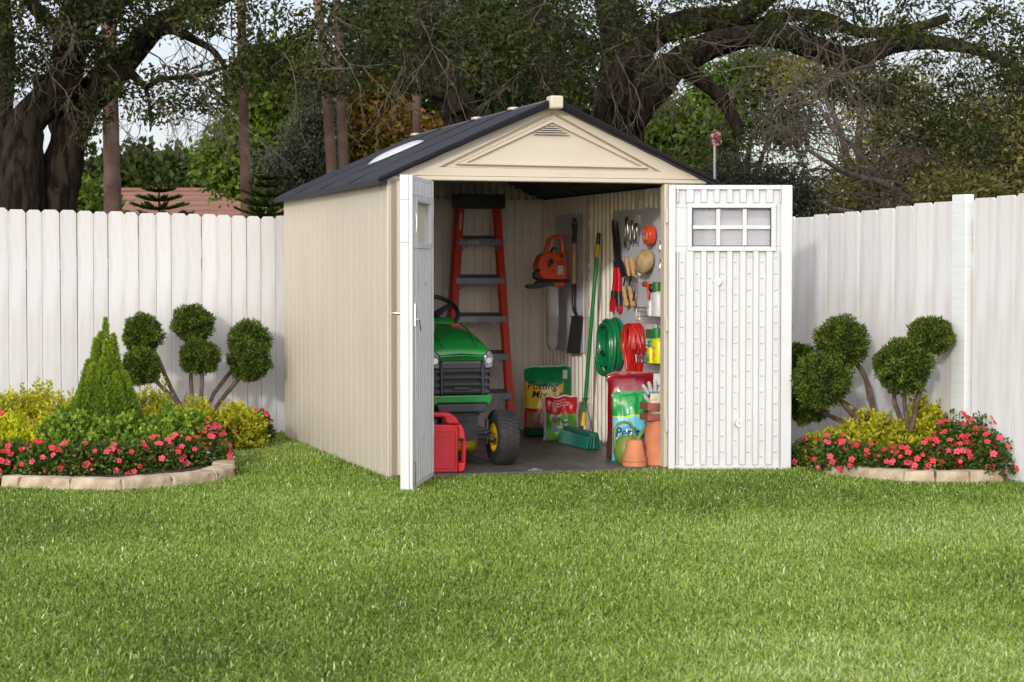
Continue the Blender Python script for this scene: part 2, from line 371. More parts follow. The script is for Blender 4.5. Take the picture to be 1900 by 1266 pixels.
# ------------------------------------------------------------------ fences
def picket(mb, w, h, th=.018, clip=.024):
    a = w/2-(.0025 if w < .16 else .0015); dz = random.uniform(-.006, .006)
    poly = [(-a, .0), (a, .0), (a, h-clip+dz), (a-clip, h+dz), (-a+clip, h+dz), (-a, h-clip+dz)]
    mb.prism(poly, 'y', 0, th)
def fence(name, label, A, d, bounds, zt, post_px=None, rail_side=1, gap=None):
    t = thing(name, label, 'fence', (A[0], A[1], 0), 'w'); ang = math.atan2(d.y, d.x)
    for a, b in bounds:
        m_ = (a+b)/2; mb = MB(); picket(mb, abs(b-a), zt(m_))
        o = obj('picket', mb, fencem, t, bev=.0015, smooth=False)
        o.data.transform(Matrix.Translation(Vector(ORG[t.name]))); o.location = (d.x*m_, d.y*m_, 0)
        o.rotation_euler = (random.uniform(-.002, .002), random.uniform(-.0025, .0025), ang+(math.pi if rail_side < 0 else 0)+random.uniform(-.004, .004))
    lo = min(min(x) for x in bounds); hi = max(max(x) for x in bounds)
    if rail_side < 0:      # added brown sheet, blocks light through the gaps to keep them dark
        mb = MB(); q = .0115; n_ = Vector((-d.y, d.x)); n_ = -n_ if n_.x*(-A[0]) + n_.y*(-A[1]) > 0 else n_; off = n_*.024
        mb.bar((A[0]+d.x*lo+off.x, A[1]+d.y*lo+off.y, .82), (A[0]+d.x*hi+off.x, A[1]+d.y*hi+off.y, .82), .006, 1.6); obj('gap_darkening_sheet', mb, M('gap_sheet_brown', (.30, .25, .21), (.22, .18, .15), sc=8, rough=.9), t, smooth=False)
    for z in (.35, 1.35):
        mb = MB(); s = .028*rail_side; nrm = Vector((-d.y, d.x))*1.
        nrm = nrm if nrm.y > 0 or True else -nrm
        q = -1 if rail_side < 0 else 1
        p = [A[0]+d.x*lo+nrm.x*.04*q, A[1]+d.y*lo+nrm.y*.04*q, z]; p2 = [A[0]+d.x*hi+nrm.x*.04*q, A[1]+d.y*hi+nrm.y*.04*q, z]
        mb.bar(p, p2, .04, .09); obj('rail', mb, fencem, t)
    return t
def tL(px):   # where the view line through px meets the left fence
    k = (px-CX)/F; return (k*FA[1]-FA[0])/(dL.x-k*dL.y)
def tR(px):
    k = (px-CX)/F; return (k*RA[1]-RA[0])/(dR.x-k*dR.y)
bl = [0, 16, 50, 79, 113, 144, 174, 201, 232, 258, 290, 318, 348, 375, 403, 431, 459, 485, 512, 540]
ts = [tL(x) for x in bl[1:]]
step = .135
ts = [ts[0]-step*k for k in range(6, 0, -1)]+ts+[ts[-1]+step*k for k in range(1, 15)]
fence('picket_fence', 'white painted board fence with clipped tops behind the left flower bed', FA, dL, list(zip(ts[:-1], ts[1:])), lambda t: 1.758-.0128*t if t < 2.4 else 1.727)
br = [1474, 1507, 1534, 1563, 1593, 1626, 1658, 1692, 1728, 1768]
tr1 = [tR(x) for x in br]; tr1 = [tr1[0]+.2*k for k in range(12, 0, -1)]+tr1
tr2 = [tR(x) for x in (1804, 1845, 1884, 1925)]; tr2 += [tr2[-1]-.17*k for k in range(1, 8)]
zr = lambda t: 1.765-.034*t if t < 2.45 else 1.682
def segs(q): return [(min(a, b), max(a, b)) for a, b in zip(q[:-1], q[1:])]
fR = fence('picket_fence', 'white painted board fence with a square post behind the right flower bed', RA, dR, segs(tr1)+segs(tr2), zr, rail_side=-1)
tm = tR(1786); pw = abs(tR(1804)-tR(1768)); p = fenceR(tm); mb = MB()
mb.box(-pw*.36, pw*.36, -.035, .03, 0, 1.775)
postm = M('post_whitewash', (.70, .72, .71), (.60, .63, .63), sc=5, rough=.7, bump=.2, bsc=14, st=(.5, .5, 9), ramp=(.45, .8))
o = obj('post', mb, postm, fR, bev=.004, smooth=False); o.data.transform(Matrix.Translation(Vector(ORG[fR.name]))); o.location = (dR.x*tm, dR.y*tm, 0); o.rotation_euler = (0, 0, math.atan2(dR.y, dR.x)+math.pi)
pp = fenceR(tR(1476)-.01)
# ------------------------------------------------------------------ SHED
W = 2.13; LN = 3.4; ZW = 1.86; ZR = 2.375; UL, UR = .297, 1.835; VB = 3.2
shed = thing('garden_shed', 'beige resin garden shed with charcoal gable roof and double doors standing open', 'shed', (0, 0, 0))
# left wall: grooves on the outside
pts = []; v = 0.
gro = [.03]; x = .17
while x < LN-.05: gro.append(x); x += .170
pts.append((0, .0))
for g in gro[1:]:
    pts += [(g-.006, 0), (g-.003, .010), (g+.003, .010), (g+.006, 0)]
pts += [(LN, 0), (LN, .06), (0, .06)]
mb = MB(); mb.prism([(b, a) for a, b in pts], 'z', .0, ZW); obj('side_wall', mb, beige, shed, smooth=False)
# right wall: ribs inside
pts = [(W, 0.05), (W, LN)]; pts2 = []; x = .06; RWI = 2.045
while x < LN-.12:
    pts2 += [(RWI+.020, x), (RWI+.020, x+.034), (RWI, x+.046), (RWI, x+.074)]; x += .086
pts += list(reversed([(a, b) for a, b in pts2]))
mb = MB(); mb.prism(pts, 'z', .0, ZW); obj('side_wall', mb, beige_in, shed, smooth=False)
# seam strips + clips on the right wall
for vv in (2.02, .98):
    mb = MB(); mb.box(RWI-.012, RWI+.004, vv-.035, vv+.035, .03, ZW-.02)
    for z in (.3, .62, .95, 1.22, 1.30, 1.62, 1.72): mb.box(RWI-.024, RWI-.013, vv-.045, vv+.03, z, z+.06)
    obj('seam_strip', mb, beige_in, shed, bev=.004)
# rear wall
pts = [(0.061, LN), (W-.003, LN)]; q = []; x = .10
while x < 2.0:
    q += [(x, VB), (x+.003, VB+.010), (x+.008, VB+.010), (x+.011, VB)]; x += .066
pts += list(reversed([(.061, VB)]+q+[(2.04, VB)]))
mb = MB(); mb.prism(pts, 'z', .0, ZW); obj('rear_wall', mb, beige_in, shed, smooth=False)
# upper panel plates, dimples and knob on the rear wall
mb = MB()
for (a, b, c_, d_) in ((940, 1018, 372, 408),):
    p1 = pl(955, 408, 1, VB); p2 = pl(1018, 372, 1, VB)
    mb.box(p1[0], p2[0], VB-.018, VB-.001, p1[2], p2[2])
    mb.box(p1[0]+.08, p1[0]+.19, VB-.028, VB-.018, p1[2]+.01, p2[2]-.01)
for px in (962, 980, 1000):
    for z in np.arange(.2, 1.62, .07):
        u = pl(px, 500, 1, VB)[0]; mb.ball((u, VB, z), (.006, .004, .016), 8, 6)
p = pl(975, 443, 1, VB); mb.lathe([(.035, -.008), (.03, -.016), (0.008, -.016)], (p[0], VB, p[2]), 20, 'y')
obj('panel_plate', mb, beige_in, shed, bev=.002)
mb = MB()
for px, py in ((982, 402), (994, 402)):
    p = pl(px, py, 1, VB-.03); mb.ball(p, .006)
obj('screw', mb, chrome, shed)
# rear gable with a lattice of ribs inside
ridge = W/2
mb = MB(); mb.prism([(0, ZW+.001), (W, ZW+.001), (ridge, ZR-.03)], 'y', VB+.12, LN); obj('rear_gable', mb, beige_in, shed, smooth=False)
mb = MB()
for k in range(34):
    u = .06+k*.061; zt = ZW+.48*(1-abs(u-ridge)/ridge)
    if zt > ZW+.03: mb.box(u, u+.012, VB+.06, VB+.12, ZW, zt)
for k in range(8):
    z = ZW+.03+k*.055; hw = ridge*(1-(z-ZW)/.5)
    if hw > .05: mb.box(ridge-hw, ridge+hw, VB+.075, VB+.12, z, z+.010)
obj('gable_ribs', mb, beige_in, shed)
# front: panels either side of the opening, corner, header
mb = MB(); mb.box(-.004, .012, -.004, .05, 0, ZW-.004); mb.box(.017, UL, 0, .055, 0, ZW-.004); obj('front_panel', mb, beige, shed, bev=.005)
mb = MB(); mb.box(UR, UR+.028, -.012, .06, 0, ZW-.006); mb.box(UR+.030, W, 0, .055, 0, ZW-.006); obj('front_panel', mb, beige, shed, bev=.006)
mb = MB(); mb.box(.0, W, -.018, .075, ZW-.003, ZW+.024); obj('header', mb, beige, shed, bev=.006)
# gable: concentric mouldings
def gp(px, py): p = pl(px, py, 1, -.02); return (p[0], p[2])
tri0 = [(0.01, ZW+.026), (W-.01, ZW+.026), (ridge, ZR-.028)]
t1 = [gp(816, 310), gp(1228, 319), gp(1026, 208)]
t2 = [gp(846, 305), gp(1208, 313), gp(1026, 219)]
t3 = [gp(866, 302), gp(1194, 309), gp(1026, 227)]
def shr(t, k):
    c = (sum(p[0] for p in t)/3, sum(p[1] for p in t)/3); return [(c[0]+(p[0]-c[0])*k, c[1]+(p[1]-c[1])*k) for p in t]
rings = [(tri0, -.010), (t1, -.010), (shr(t1, .968), .024), (shr(t2, 1.0), .024), (shr(t2, .978), -.010), (t3, -.010), (shr(t3, .968), .016)]
vs = []; fs = []
for t_, y in rings: vs += [(p[0], y, p[1]) for p in t_]
for i in range(len(rings)-1):
    for j in range(3): fs.append((i*3+j, i*3+(j+1) % 3, (i+1)*3+(j+1) % 3, (i+1)*3+j))
k = len(rings)-1; fs.append((k*3, k*3+1, k*3+2)); o_ = len(vs)
vs += [(p[0], .06, p[1]) for p in tri0]; fs += [(0, o_, o_+1, 1), (1, o_+1, o_+2, 2), (2, o_+2, o_, 0), (o_+2, o_+1, o_)]
mb = MB(); mb.add(vs, fs); gab = obj('gable', mb, beige, shed, smooth=False, bev=.004)
mb = MB(); mbk = MB()
va = gp(1026, 231); vl = gp(986, 250); vr = gp(1062, 252)
for k in range(5):
    f0 = k/5; f1 = (k+.62)/5
    L0 = (va[0]+(vl[0]-va[0])*f1, va[1]+(vl[1]-va[1])*f1); R0 = (va[0]+(vr[0]-va[0])*f1, va[1]+(vr[1]-va[1])*f1)
    z0 = va[1]+(vl[1]-va[1])*f0
    mb.add([(L0[0], -.012, L0[1]), (R0[0], -.012, R0[1]), (va[0]+(vr[0]-va[0])*f0, .003, z0), (va[0]+(vl[0]-va[0])*f0, .003, z0)], [(0, 1, 2, 3)])
    mb.add([(L0[0], -.012, L0[1]), (R0[0], -.012, R0[1]), (R0[0], .003, R0[1]+.001), (L0[0], .003, L0[1]+.001)], [(3, 2, 1, 0)])
obj('louvre', mb, beige, gab, smooth=False)
for k in range(4):
    f1 = (k+.78)/5+.02
    a = (va[0]+(vl[0]-va[0])*f1, va[1]+(vl[1]-va[1])*f1); b = (va[0]+(vr[0]-va[0])*f1, va[1]+(vr[1]-va[1])*f1); mbk.box(a[0], b[0], .0015, .0035, a[1]-.004, a[1]+.003)
obj('louvre_slot', mbk, darkhole, gab, smooth=False)
# roof panels: four per side
EV = .075; zr_ = lambda u: ZR-(ZR-1.868)*(abs(u-ridge)/(ridge+.068))
vb = [-.075, .80, 1.68, 2.56, 3.46]
for sgn, nmx in ((-1, 'left'), (1, 'right')):
    for k in range(4):
        a, b = vb[k]+.004, vb[k+1]-.004; mb = MB(); ue = ridge+sgn*(ridge+.068)
        prof = [(ridge+sgn*.004, ZR), (ridge+sgn*.25, zr_(ridge+sgn*.25)-.000)]
        cs = 11; top = []
        for i in range(cs+1):
            f = i/cs; u = ridge+sgn*(.004+(ridge+.064)*f); top.append((u, zr_(u)+(.004 if i % 2 else 0)-(.012 if i == cs else 0)))
        bot = [(u, z-.034) for u, z in reversed(top)]
        mb.prism(top+bot, 'y', a, b)
        # raised course lines across the slope and the seam lip
        mb.prism([(ridge+sgn*.02, zr_(ridge+sgn*.02)+.002), (ue, 1.868-.008), (ue, 1.868+.004), (ridge+sgn*.02, zr_(ridge+sgn*.02)+.012)], 'y', a, a+.028)
        rp = obj('roof_panel', mb, roofm, shed, smooth=False)
        if sgn < 0 and k == 1: RP1 = rp
        if sgn < 0 and k == 0: RP0 = rp
    mb = MB()
    for i in range(38):
        vv = .12+i*.086
        if sgn < 0 and 1.0 < vv < 1.75: continue
        mb.prism([(ridge+sgn*.05, zr_(ridge+sgn*.05)-.035), (ridge+sgn*1.0, zr_(ridge+sgn*1.0)-.035), (ridge+sgn*1.0, zr_(ridge+sgn*1.0)-.055), (ridge+sgn*.05, zr_(ridge+sgn*.05)-.055)], 'y', vv, vv+.035)
    obj('roof_ribs', mb, roofu, shed, smooth=False)
    # front barge: the dark rolled edge over the gable
    mb = MB(); e = ridge+sgn*(ridge+.085)
    mb.prism([(ridge+sgn*.001, ZR+.004), (e, 1.858), (e-sgn*.005, 1.842), (ridge+sgn*.001, ZR-.04)], 'y', -.095, -.076)
    obj('barge_edge', mb, M('barge_black', (.010, .010, .012), (.014, .014, .017), rough=.8, spec=.15), shed, bev=.006)
mb = MB(); mb.box(ridge-.006, ridge+.006, -.07, 3.45, ZR-.02, ZR+.006); obj('ridge_strip', mb, alum, shed)
mb = MB()
mb.box(ridge-.042, ridge+.042, -.13, -.03, ZR-.062, ZR+.018); obj('ridge_cap', mb, beige, shed, bev=.010)
for vv in (.80, 1.68, 3.42):
    mb = MB(); mb.box(ridge-.03, ridge+.03, vv-.04, vv+.04, ZR-.004, ZR+.016); obj('ridge_clip', mb, beige, shed, bev=.006)
# skylight: domed translucent oval on the left slope
def roofp(px, py):
    sl = (ZR-1.868)/(ridge+.068); r = ray(px, py); lr = (r[0]*CT+r[1]*ST, -r[0]*ST+r[1]*CT, r[2]); lo = toS((0, 0, CH))
    k = (ZR-sl*(ridge-lo[0])-lo[2])/(lr[2]-sl*lr[0]); return tuple(lo[i]+lr[i]*k for i in range(3))
a = roofp(683, 306); b = roofp(786, 263)
skm = M('skylight_acrylic', (.92, .93, .95), (.88, .89, .91), rough=.3, trans=.45)
mb = MB(); vs = []; fs = []; nu, nv = 10, 18
cu_, cv_ = (a[0]+b[0])/2, (a[1]+b[1])/2; dd = Vector((b[0]-a[0], b[1]-a[1])); ll = dd.length/2; dd.normalize(); nn = Vector((-dd.y, dd.x)); ww = .115
for i in range(nu+1):
    for j in range(nv):
        r_ = i/nu; t_ = 2*math.pi*j/nv; cs_, sn_ = math.cos(t_), math.sin(t_)
        x_ = ll*r_*math.copysign(abs(cs_)**.8, cs_); y_ = ww*r_*math.copysign(abs(sn_)**.8, sn_)
        u = cu_+dd.x*x_+nn.x*y_; vv = cv_+dd.y*x_+nn.y*y_
        vs.append((u, vv, zr_(u)+.004+.035*(1-r_**4)))
for i in range(nu):
    for j in range(nv): fs.append((i*nv+j, i*nv+(j+1) % nv, (i+1)*nv+(j+1) % nv, (i+1)*nv+j))
mb.add(vs, fs); obj('skylight', mb, skm, shed)
cb = MB(); ring = [vs[(nu)*nv+j] for j in range(nv)]; cb.prism([(cu_+(p_[0]-cu_)*.86, cv_+(p_[1]-cv_)*.86) for p_ in ring], 'z', 1.5, 3.); cut = obj('cutter', cb, skm, shed, smooth=False)
for rp in (RP0, RP1):       # the roof is open under the skylight
    md = rp.modifiers.new('cut', 'BOOLEAN'); md.object = cut; md.solver = 'EXACT'
    dg = bpy.context.evaluated_depsgraph_get(); nm_ = bpy.data.meshes.new_from_object(rp.evaluated_get(dg)); rp.modifiers.clear(); rp.data = nm_
bpy.data.objects.remove(cut)
# floor: planks in one slab
mb = MB(); mb.box(.01, W-.01, -.045, LN-.01, 0, .014)
x = .02; i = 0
while x < W-.03:
    y = -.045; off = (i % 3)*.35
    for y1 in [off+.35+k*1.05 for k in range(-1, 4)]:
        y1 = min(y1, LN-.02)
        if y1 > y+.05: mb.box(x, min(x+.136, W-.02), y, y1-.004, .0145, .024); y = y1
    x += .141; i += 1
obj('floor', mb, floorm, shed, bev=.002, smooth=False)
mb = MB(); mb.box(UL, UR, -.055, -.045, -.0, .020); obj('sill', mb, floorm, shed, bev=.003)
p = pl(990, 873, 2, .026); mb = MB(); mb.box(p[0]-.05, p[0]+.05, -.04, -.005, .0265, .034); mb.box(p[0]-.02, p[0]+.02, -.035, -.01, .034, .042); obj('strike_plate', mb, steel, shed, bev=.002)

# doors
DW, DH = .797, 1.842
glassm = glass('window_pane_grey', (.46, .46, .49), .62, .10)
def make_door(mir):
    s = -1 if mir else 1
    d = bpy.data.objects.new('door', None); C.objects.link(d); d.parent = shed; ORG['door'] = (0, 0, 0); ORG[d.name] = (0, 0, 0)
    wx0, wx1, wz0, wz1 = .148, .660, 1.447, 1.695
    def X(mb): mb.x = Matrix.Diagonal((1, s, 1, 1)); return mb
    # slab with a window hole
    mb = X(MB()); y0, y1 = .0225, .075
    mb.box(0, DW, y0, y1, 0, wz0); mb.box(0, DW, y0, y1, wz1, DH); mb.box(0, wx0, y0, y1, wz0+.0002, wz1-.0002); mb.box(wx1, DW, y0, y1, wz0+.0002, wz1-.0002)
    slab = obj('door_slab', mb, doorw, d, bev=.004, smooth=False)
    # flat rim round the inner face
    mb = X(MB()); mb.box(0, .045, 0, .022, 0, DH); mb.box(DW-.072, DW, 0, .022, 0, DH); mb.box(.046, DW-.073, 0, .022, 0, .035); mb.box(.046, DW-.073, 0, .022, DH-.03, DH)
    obj('rim', mb, doorw, d, bev=.005)
    # ribs between grooves
    cx_ = [.087, .184, .268, .351, .435, .522, .605, .695]
    def band(z0, z1, e=.02):
        mb = X(MB()); pass
        for i in range(len(cx_)+1):
            if z0 > 1.3 and False: continue
            a = .0475 if i == 0 else cx_[i-1]+.020; b = DW-.0745 if i == len(cx_) else cx_[i]-.020
            mb.prism([(a, .022), (a+.006, -.008), (b-.006, -.008), (b, .022)], 'z', z0, z1)
        return mb
    for z0, z1 in ((.036, wz0-.032), (wz1+.034, DH-.031)):
        obj('rib_panel', band(z0, z1), doorw, d, bev=.002, smooth=False)
    mb = X(MB())
    for i, c0 in enumerate(cx_):
        z = .09+(i % 2)*.03
        while z < wz0-.06: mb.ball((c0, .0222, z), (.012, .007, .010), 8, 6); z += .105
    obj('rib_knob', mb, doorw, d)
    for x_, z_ in ((.315, 1.22), (.46, .305)):
        mb = X(MB()); mb.lathe([(.030, .022), (.026, -.011), (.008, -.011), (.007, .003)], (x_, 0, z_), 20, 'y')
        obj('boss', mb, doorw, d, bev=.001)
    # window
    wf = MB(); X(wf); f = .022
    for a, b, c0, c1 in ((wx0-.03, wx1+.03, wz1, wz1+.03), (wx0-.03, wx1+.03, wz0-.03, wz0), (wx0-.03, wx0, wz0, wz1), (wx1, wx1+.03, wz0, wz1)): wf.box(a, b, -.010, .0222, c0, c1)
    win = obj('window', wf, doorw, d, bev=.002, smooth=False)
    mb = X(MB()); g = .006
    for a, b, c0, c1 in ((wx0, wx1, wz1-g, wz1), (wx0, wx1, wz0, wz0+g), (wx0, wx0+g, wz0+g, wz1-g), (wx1-g, wx1, wz0+g, wz1-g)): mb.box(a+.0005, b-.0005, -.006, .010, c0, c1)
    obj('gasket', mb, doorw if mir else blackp, win, smooth=False)
    mb = X(MB()); zc = (wz0+wz1)/2
    for i in (1, 2):
        xx = wx0+(wx1-wx0)*i/3; mb.box(xx-.013, xx+.013, -.002, .020, wz0+g, wz1-g)
    for i in range(3):
        a = wx0+g if i == 0 else wx0+(wx1-wx0)*i/3+.0135; b = wx1-g if i == 2 else wx0+(wx1-wx0)*(i+1)/3-.0135
        mb.box(a, b, -.002, .020, zc-.012, zc+.012)
    if not mir: obj('muntin', mb, doorw, win, bev=.001, smooth=False)
    mb = X(MB()); mb.box(wx0, wx1, .030, .034, wz0, wz1); obj('pane', mb, beige if mir else glassm, win, smooth=False)
    mb = X(MB())
    for i in range(4):
        xx = wx0+(wx1-wx0)*i/3
        for zz in (wz0-.003, wz1+.003): mb.ball((xx, -.010, zz), .003, 8, 6)
    for xx in (wx0-.003, wx1+.003): mb.ball((xx, -.010, zc), .003, 8, 6)
    obj('screw', mb, steel, win)
    # hinges knuckles
    mb = X(MB())
    for z in (.25, .9, 1.6):
        mb = X(MB()); mb.tube([(-.012, .006, z), (-.012, .006, z+.09)], .009, 10)
        obj('hinge', mb, beige if not mir else doorw, d)
    return d, X, slab
d2, X2, sl2 = make_door(False)
hp = toS(at(1240, 800, 12.865)); d2.location = (hp[0], hp[1]-.0, 0.004); d2.rotation_euler = (0, 0, -TH+R(.5))
mb = MB(); mb.box(DW, DW+.004, .010, .028, .90, .945); obj('latch_slot', mb, blackp, d2)
d1, X1, sl1 = make_door(True)
h0 = Vector(toS((-.490, 12.40, 0))); h1 = Vector(toS((-.568, 11.70, 0))); dv = h1-h0
d1.location = (h0.x, h0.y, .010); d1.rotation_euler = (0, 0, math.atan2(dv.y, dv.x))
# left door hardware (inner side is local -y mirrored to +y ... X1 mirrors y)
mb = X1(MB()); mb.tube([(DW-.05, .072, 1.035), (DW-.05, .11, 1.035)], .010, 12); mb.tube([(DW-.05, .11, 1.035), (DW-.056, .128, 1.035), (DW-.13, .134, 1.03)], .008, 12); mb.lathe([(.024, .0725), (.022, .079), (.0, .080)], (DW-.05, 0, 1.035), 18, 'y')
obj('handle', mb, chrome, d1)
mb = X1(MB()); mb.box(DW-.075, DW-.035, -.012, -.001, .96, 1.09); mb.tube([(DW-.055, -.012, 1.0), (DW-.055, -.03, 1.0), (DW-.09, -.034, .93)], .005, 8); mb.tube([(DW-.055, -.008, .96), (DW-.055, -.008, .12)], .0025, 6)
obj('latch', mb, chrome, d1)
platem = M('zinc_plate', (.34, .35, .24), (.26, .27, .19), sc=20, rough=.4, metal=.6)
mb = X1(MB()); mb.box(DW-.075, DW-.03, -.008, -.001, .02, .17); obj('bolt_plate', mb, platem, d1, bev=.002)
mb = X1(MB()); mb.tube([(DW-.07, -.01, 1.62), (DW-.07, -.014, 1.56), (DW-.07, -.008, 1.50)], .003, 6); obj('chain', mb, chrome, d1)
mb = X1(MB())
for k in range(9): mb.box(DW-.24+(k % 2)*.02, DW-.17, -.006, -.0005, 1.16+k*.018, 1.168+k*.018)
obj('vent_slats', mb, doorw, d1)

# ------------------------------------------------------------------ things inside the shed
FZ = .025
def psh(pts, ax, val, k=2):     # outline points on a plane of the shed
    out = []
    for px, py in pts:
        p = pl(px, py, ax, val); out.append(tuple(p[i] for i in range(3) if i != ax))
    return out
# ---- step ladder
def lv(z): return 2.62+(z-.03)*.20          # lean of the folded ladder
def lp(px, py):
    v = 2.8
    for _ in range(6): p = pl(px, py, 1, v); v = lv(p[2])
    return p
cap_z = lp(888, 384)[2]
lad = thing('step_ladder', 'tall red fibreglass step ladder with grey steps and black cap leaning on the rear wall', 'ladder', (1.45, 2.7, FZ))
def rail_ends(xt, yt, xb, yb):
    a = lp(xt, yt); b = lp(xb, yb); k = (a[2]-FZ)/(a[2]-b[2]); return a, tuple(a[i]+(b[i]-a[i])*k for i in range(3))
for xt, xb in ((851, 828), (924, 949)):
    a, b = rail_ends(xt, 386, xb, 760); mb = MB(); s = -1 if xb < 880 else 1
    mb.bar(a, b, .012, .075, up=(0, 1, 0)); 
    d_ = .024
    for yy in (-.034, .034): mb.bar((a[0]-s*d_/2, a[1]+yy, a[2]), (b[0]-s*d_/2, b[1]+yy, b[2]), .052, .008, up=(0, 1, 0))
    obj('rail', mb, redfg, lad, bev=.002)
    a2 = (a[0]-s*.0, a[1]+.07, a[2]); b2 = (b[0]+s*.005, b[1]+.10, b[2]); mb = MB(); mb.bar(a2, b2, .022, .045, up=(0, 1, 0)); obj('rear_rail', mb, redfg, lad, bev=.002)
    mb = MB(); mb.box(b[0]-.03, b[0]+.03, b[1]-.05, b[1]+.05, FZ, FZ+.05); obj('foot', mb, blackr, lad, bev=.006)
Lr = rail_ends(851, 386, 828, 760); Rr = rail_ends(924, 386, 949, 760)
def onr(rr, z): k = (z-rr[1][2])/(rr[0][2]-rr[1][2]); return tuple(rr[1][i]+(rr[0][i]-rr[1][i])*k for i in range(3))
for py in (449, 521, 592, 662, 735):
    z = lp(888, py)[2]; a = onr(Lr, z); b = onr(Rr, z); v = a[1]; mb = MB()
    x0, x1 = a[0]+.004, b[0]-.004
    mb.prism([(v-.050, z-.026), (v-.046, z+.022), (v+.055, z+.050), (v+.055, z+.046), (v-.043, z+.018), (v-.046, z-.026)], 'x', x0, x1)
    st_ = obj('step', mb, alum, lad, smooth=False, bev=.0015)
    for sx, xx in ((1, x0+.01), (-1, x1-.01)):
        mb = MB(); mb.bar((xx, v-.035, z-.085), (xx+sx*.07, v-.030, z-.022), .004, .022, up=(0, 1, 0)); obj('brace', mb, alum, lad)
    mb = MB()
    for xx in (x0-.02, x1+.02, x0+.05, x1-.05):
        mb.ball((xx, v-.052, z+.004), .005, 8, 6)
    for xx in (x0-.016, x1+.016): mb.ball((xx, v-.048, z-.05), .005, 8, 6)
    obj('rivet', mb, chrome, st_)
capl = lp(845, 387); capr = lp(933, 387); zt = lp(888, 363)[2]
mb = MB(); mb.box(capl[0], capr[0], capl[1]-.075, capl[1]+.12, capl[2], zt-.002); cap = obj('cap', mb, blackp, lad, bev=.008)
mb = MB(); cz = zt-.001; cy = capl[1]; cm = (capl[0]+capr[0])/2
for r_ in (.055, .038): mb.tube([(cm+r_*math.cos(t), cy+.02+r_*math.sin(t), cz) for t in np.linspace(0, 6.28, 20)[:-1]], .005, 6, closed=True)
for xx in (capl[0]+.05, capr[0]-.05): mb.tube([(xx+.03*math.cos(t), cy+.02+.03*math.sin(t), cz) for t in np.linspace(0, 6.28, 16)[:-1]], .005, 6, closed=True)
mb.box(capl[0]+.01, capr[0]-.01, cy-.07, cy-.06, cz-.002, cz+.010); mb.box(capl[0]+.01, capr[0]-.01, cy+.105, cy+.115, cz-.002, cz+.010)
obj('tool_tray', mb, blackp, cap)
z = lp(888, 449)[2]; a = onr(Lr, z); mb = MB(); mb.box(a[0]+.07, a[0]+.17, a[1]-.0525, a[1]-.0495, z-.016, z+.008); obj('label', mb, M('silver_label', (.5, .5, .52), (.2, .2, .22), sc=40, rough=.4), lad, smooth=False)
a = lp(856, 420); mb = MB(); mb.bar((a[0]-.015, a[1]-.043, a[2]+.1), (a[0]-.028, a[1]-.043, a[2]-.12), .018, .003, up=(0, 1, 0)); obj('label', mb, M('grey_label', (.35, .36, .42), (.5, .5, .52), sc=30, rough=.5), lad, smooth=False)

# ---- lawn tractor
tu = pl(857, 700, 1, .30)[0]; tv = .30
tr = thing('lawn_tractor', 'green ride-on lawn tractor with yellow wheel hubs parked behind the left door', 'tractor', (tu, tv, FZ))
def T(mb): mb.x = Matrix.Translation((tu, tv, FZ)); return mb
blackm = M('black_engine', (.012, .012, .013), (.03, .03, .03), sc=20, rough=.5, bump=.2)
# hood: lofted sections along v
def loft(mb, secs):
    n = len(secs[0]); vs = [p for s_ in secs for p in s_]; fs = [(i*n+j, i*n+j+1, (i+1)*n+j+1, (i+1)*n+j) for i in range(len(secs)-1) for j in range(n-1)]
    fs += [tuple(range(n))[::-1], tuple(range((len(secs)-1)*n, len(secs)*n))]; return mb.add(vs, fs)
def hsec(y, hw, zlo, zside, ztop, cr):
    pts = [(-hw, y, zlo), (-hw*1.01, y, (zlo+zside)/2), (-hw, y, zside)]
    for k in range(1, 12):
        t = k/12; a_ = math.pi*(1-t); cx = math.copysign(abs(math.cos(a_))**.72, math.cos(a_)); pts.append((cx*hw*.985, y, zside+(ztop-zside)*abs(math.sin(a_))**.62))
    pts += [(hw, y, zside), (hw*1.01, y, (zlo+zside)/2), (hw, y, zlo)]
    return pts
mb = T(MB()); loft(mb, [hsec(.03, .185, .70, .725, .735, 0), hsec(.035, .196, .70, .728, .748, 0), hsec(.07, .205, .50, .733, .79, 0), hsec(.16, .212, .45, .74, .835, 0), hsec(.35, .218, .45, .75, .885, 0), hsec(.6, .222, .45, .76, .915, 0), hsec(.8, .218, .45, .76, .915, 0)])
hood = obj('hood', mb, greenpaint, tr, ang=60)
mb = T(MB()); mb.tube([(-.11, .05, .775), (-.125, .2, .858), (-.13, .5, .918)], .006, 6); mb.tube([(.11, .05, .775), (.125, .2, .858), (.13, .5, .918)], .006, 6); obj('crease', mb, greenpaint, hood)
mb = T(MB()); loft(mb, [[(-.19, .02, .69), (-.185, .012, .715), (0, -.005, .725), (.185, .012, .715), (.19, .02, .69)], [(-.19, .05, .69), (-.185, .05, .735), (0, .05, .745), (.185, .05, .735), (.19, .05, .69)]]); obj('hood_lip', mb, greenpaint, hood, bev=.004)
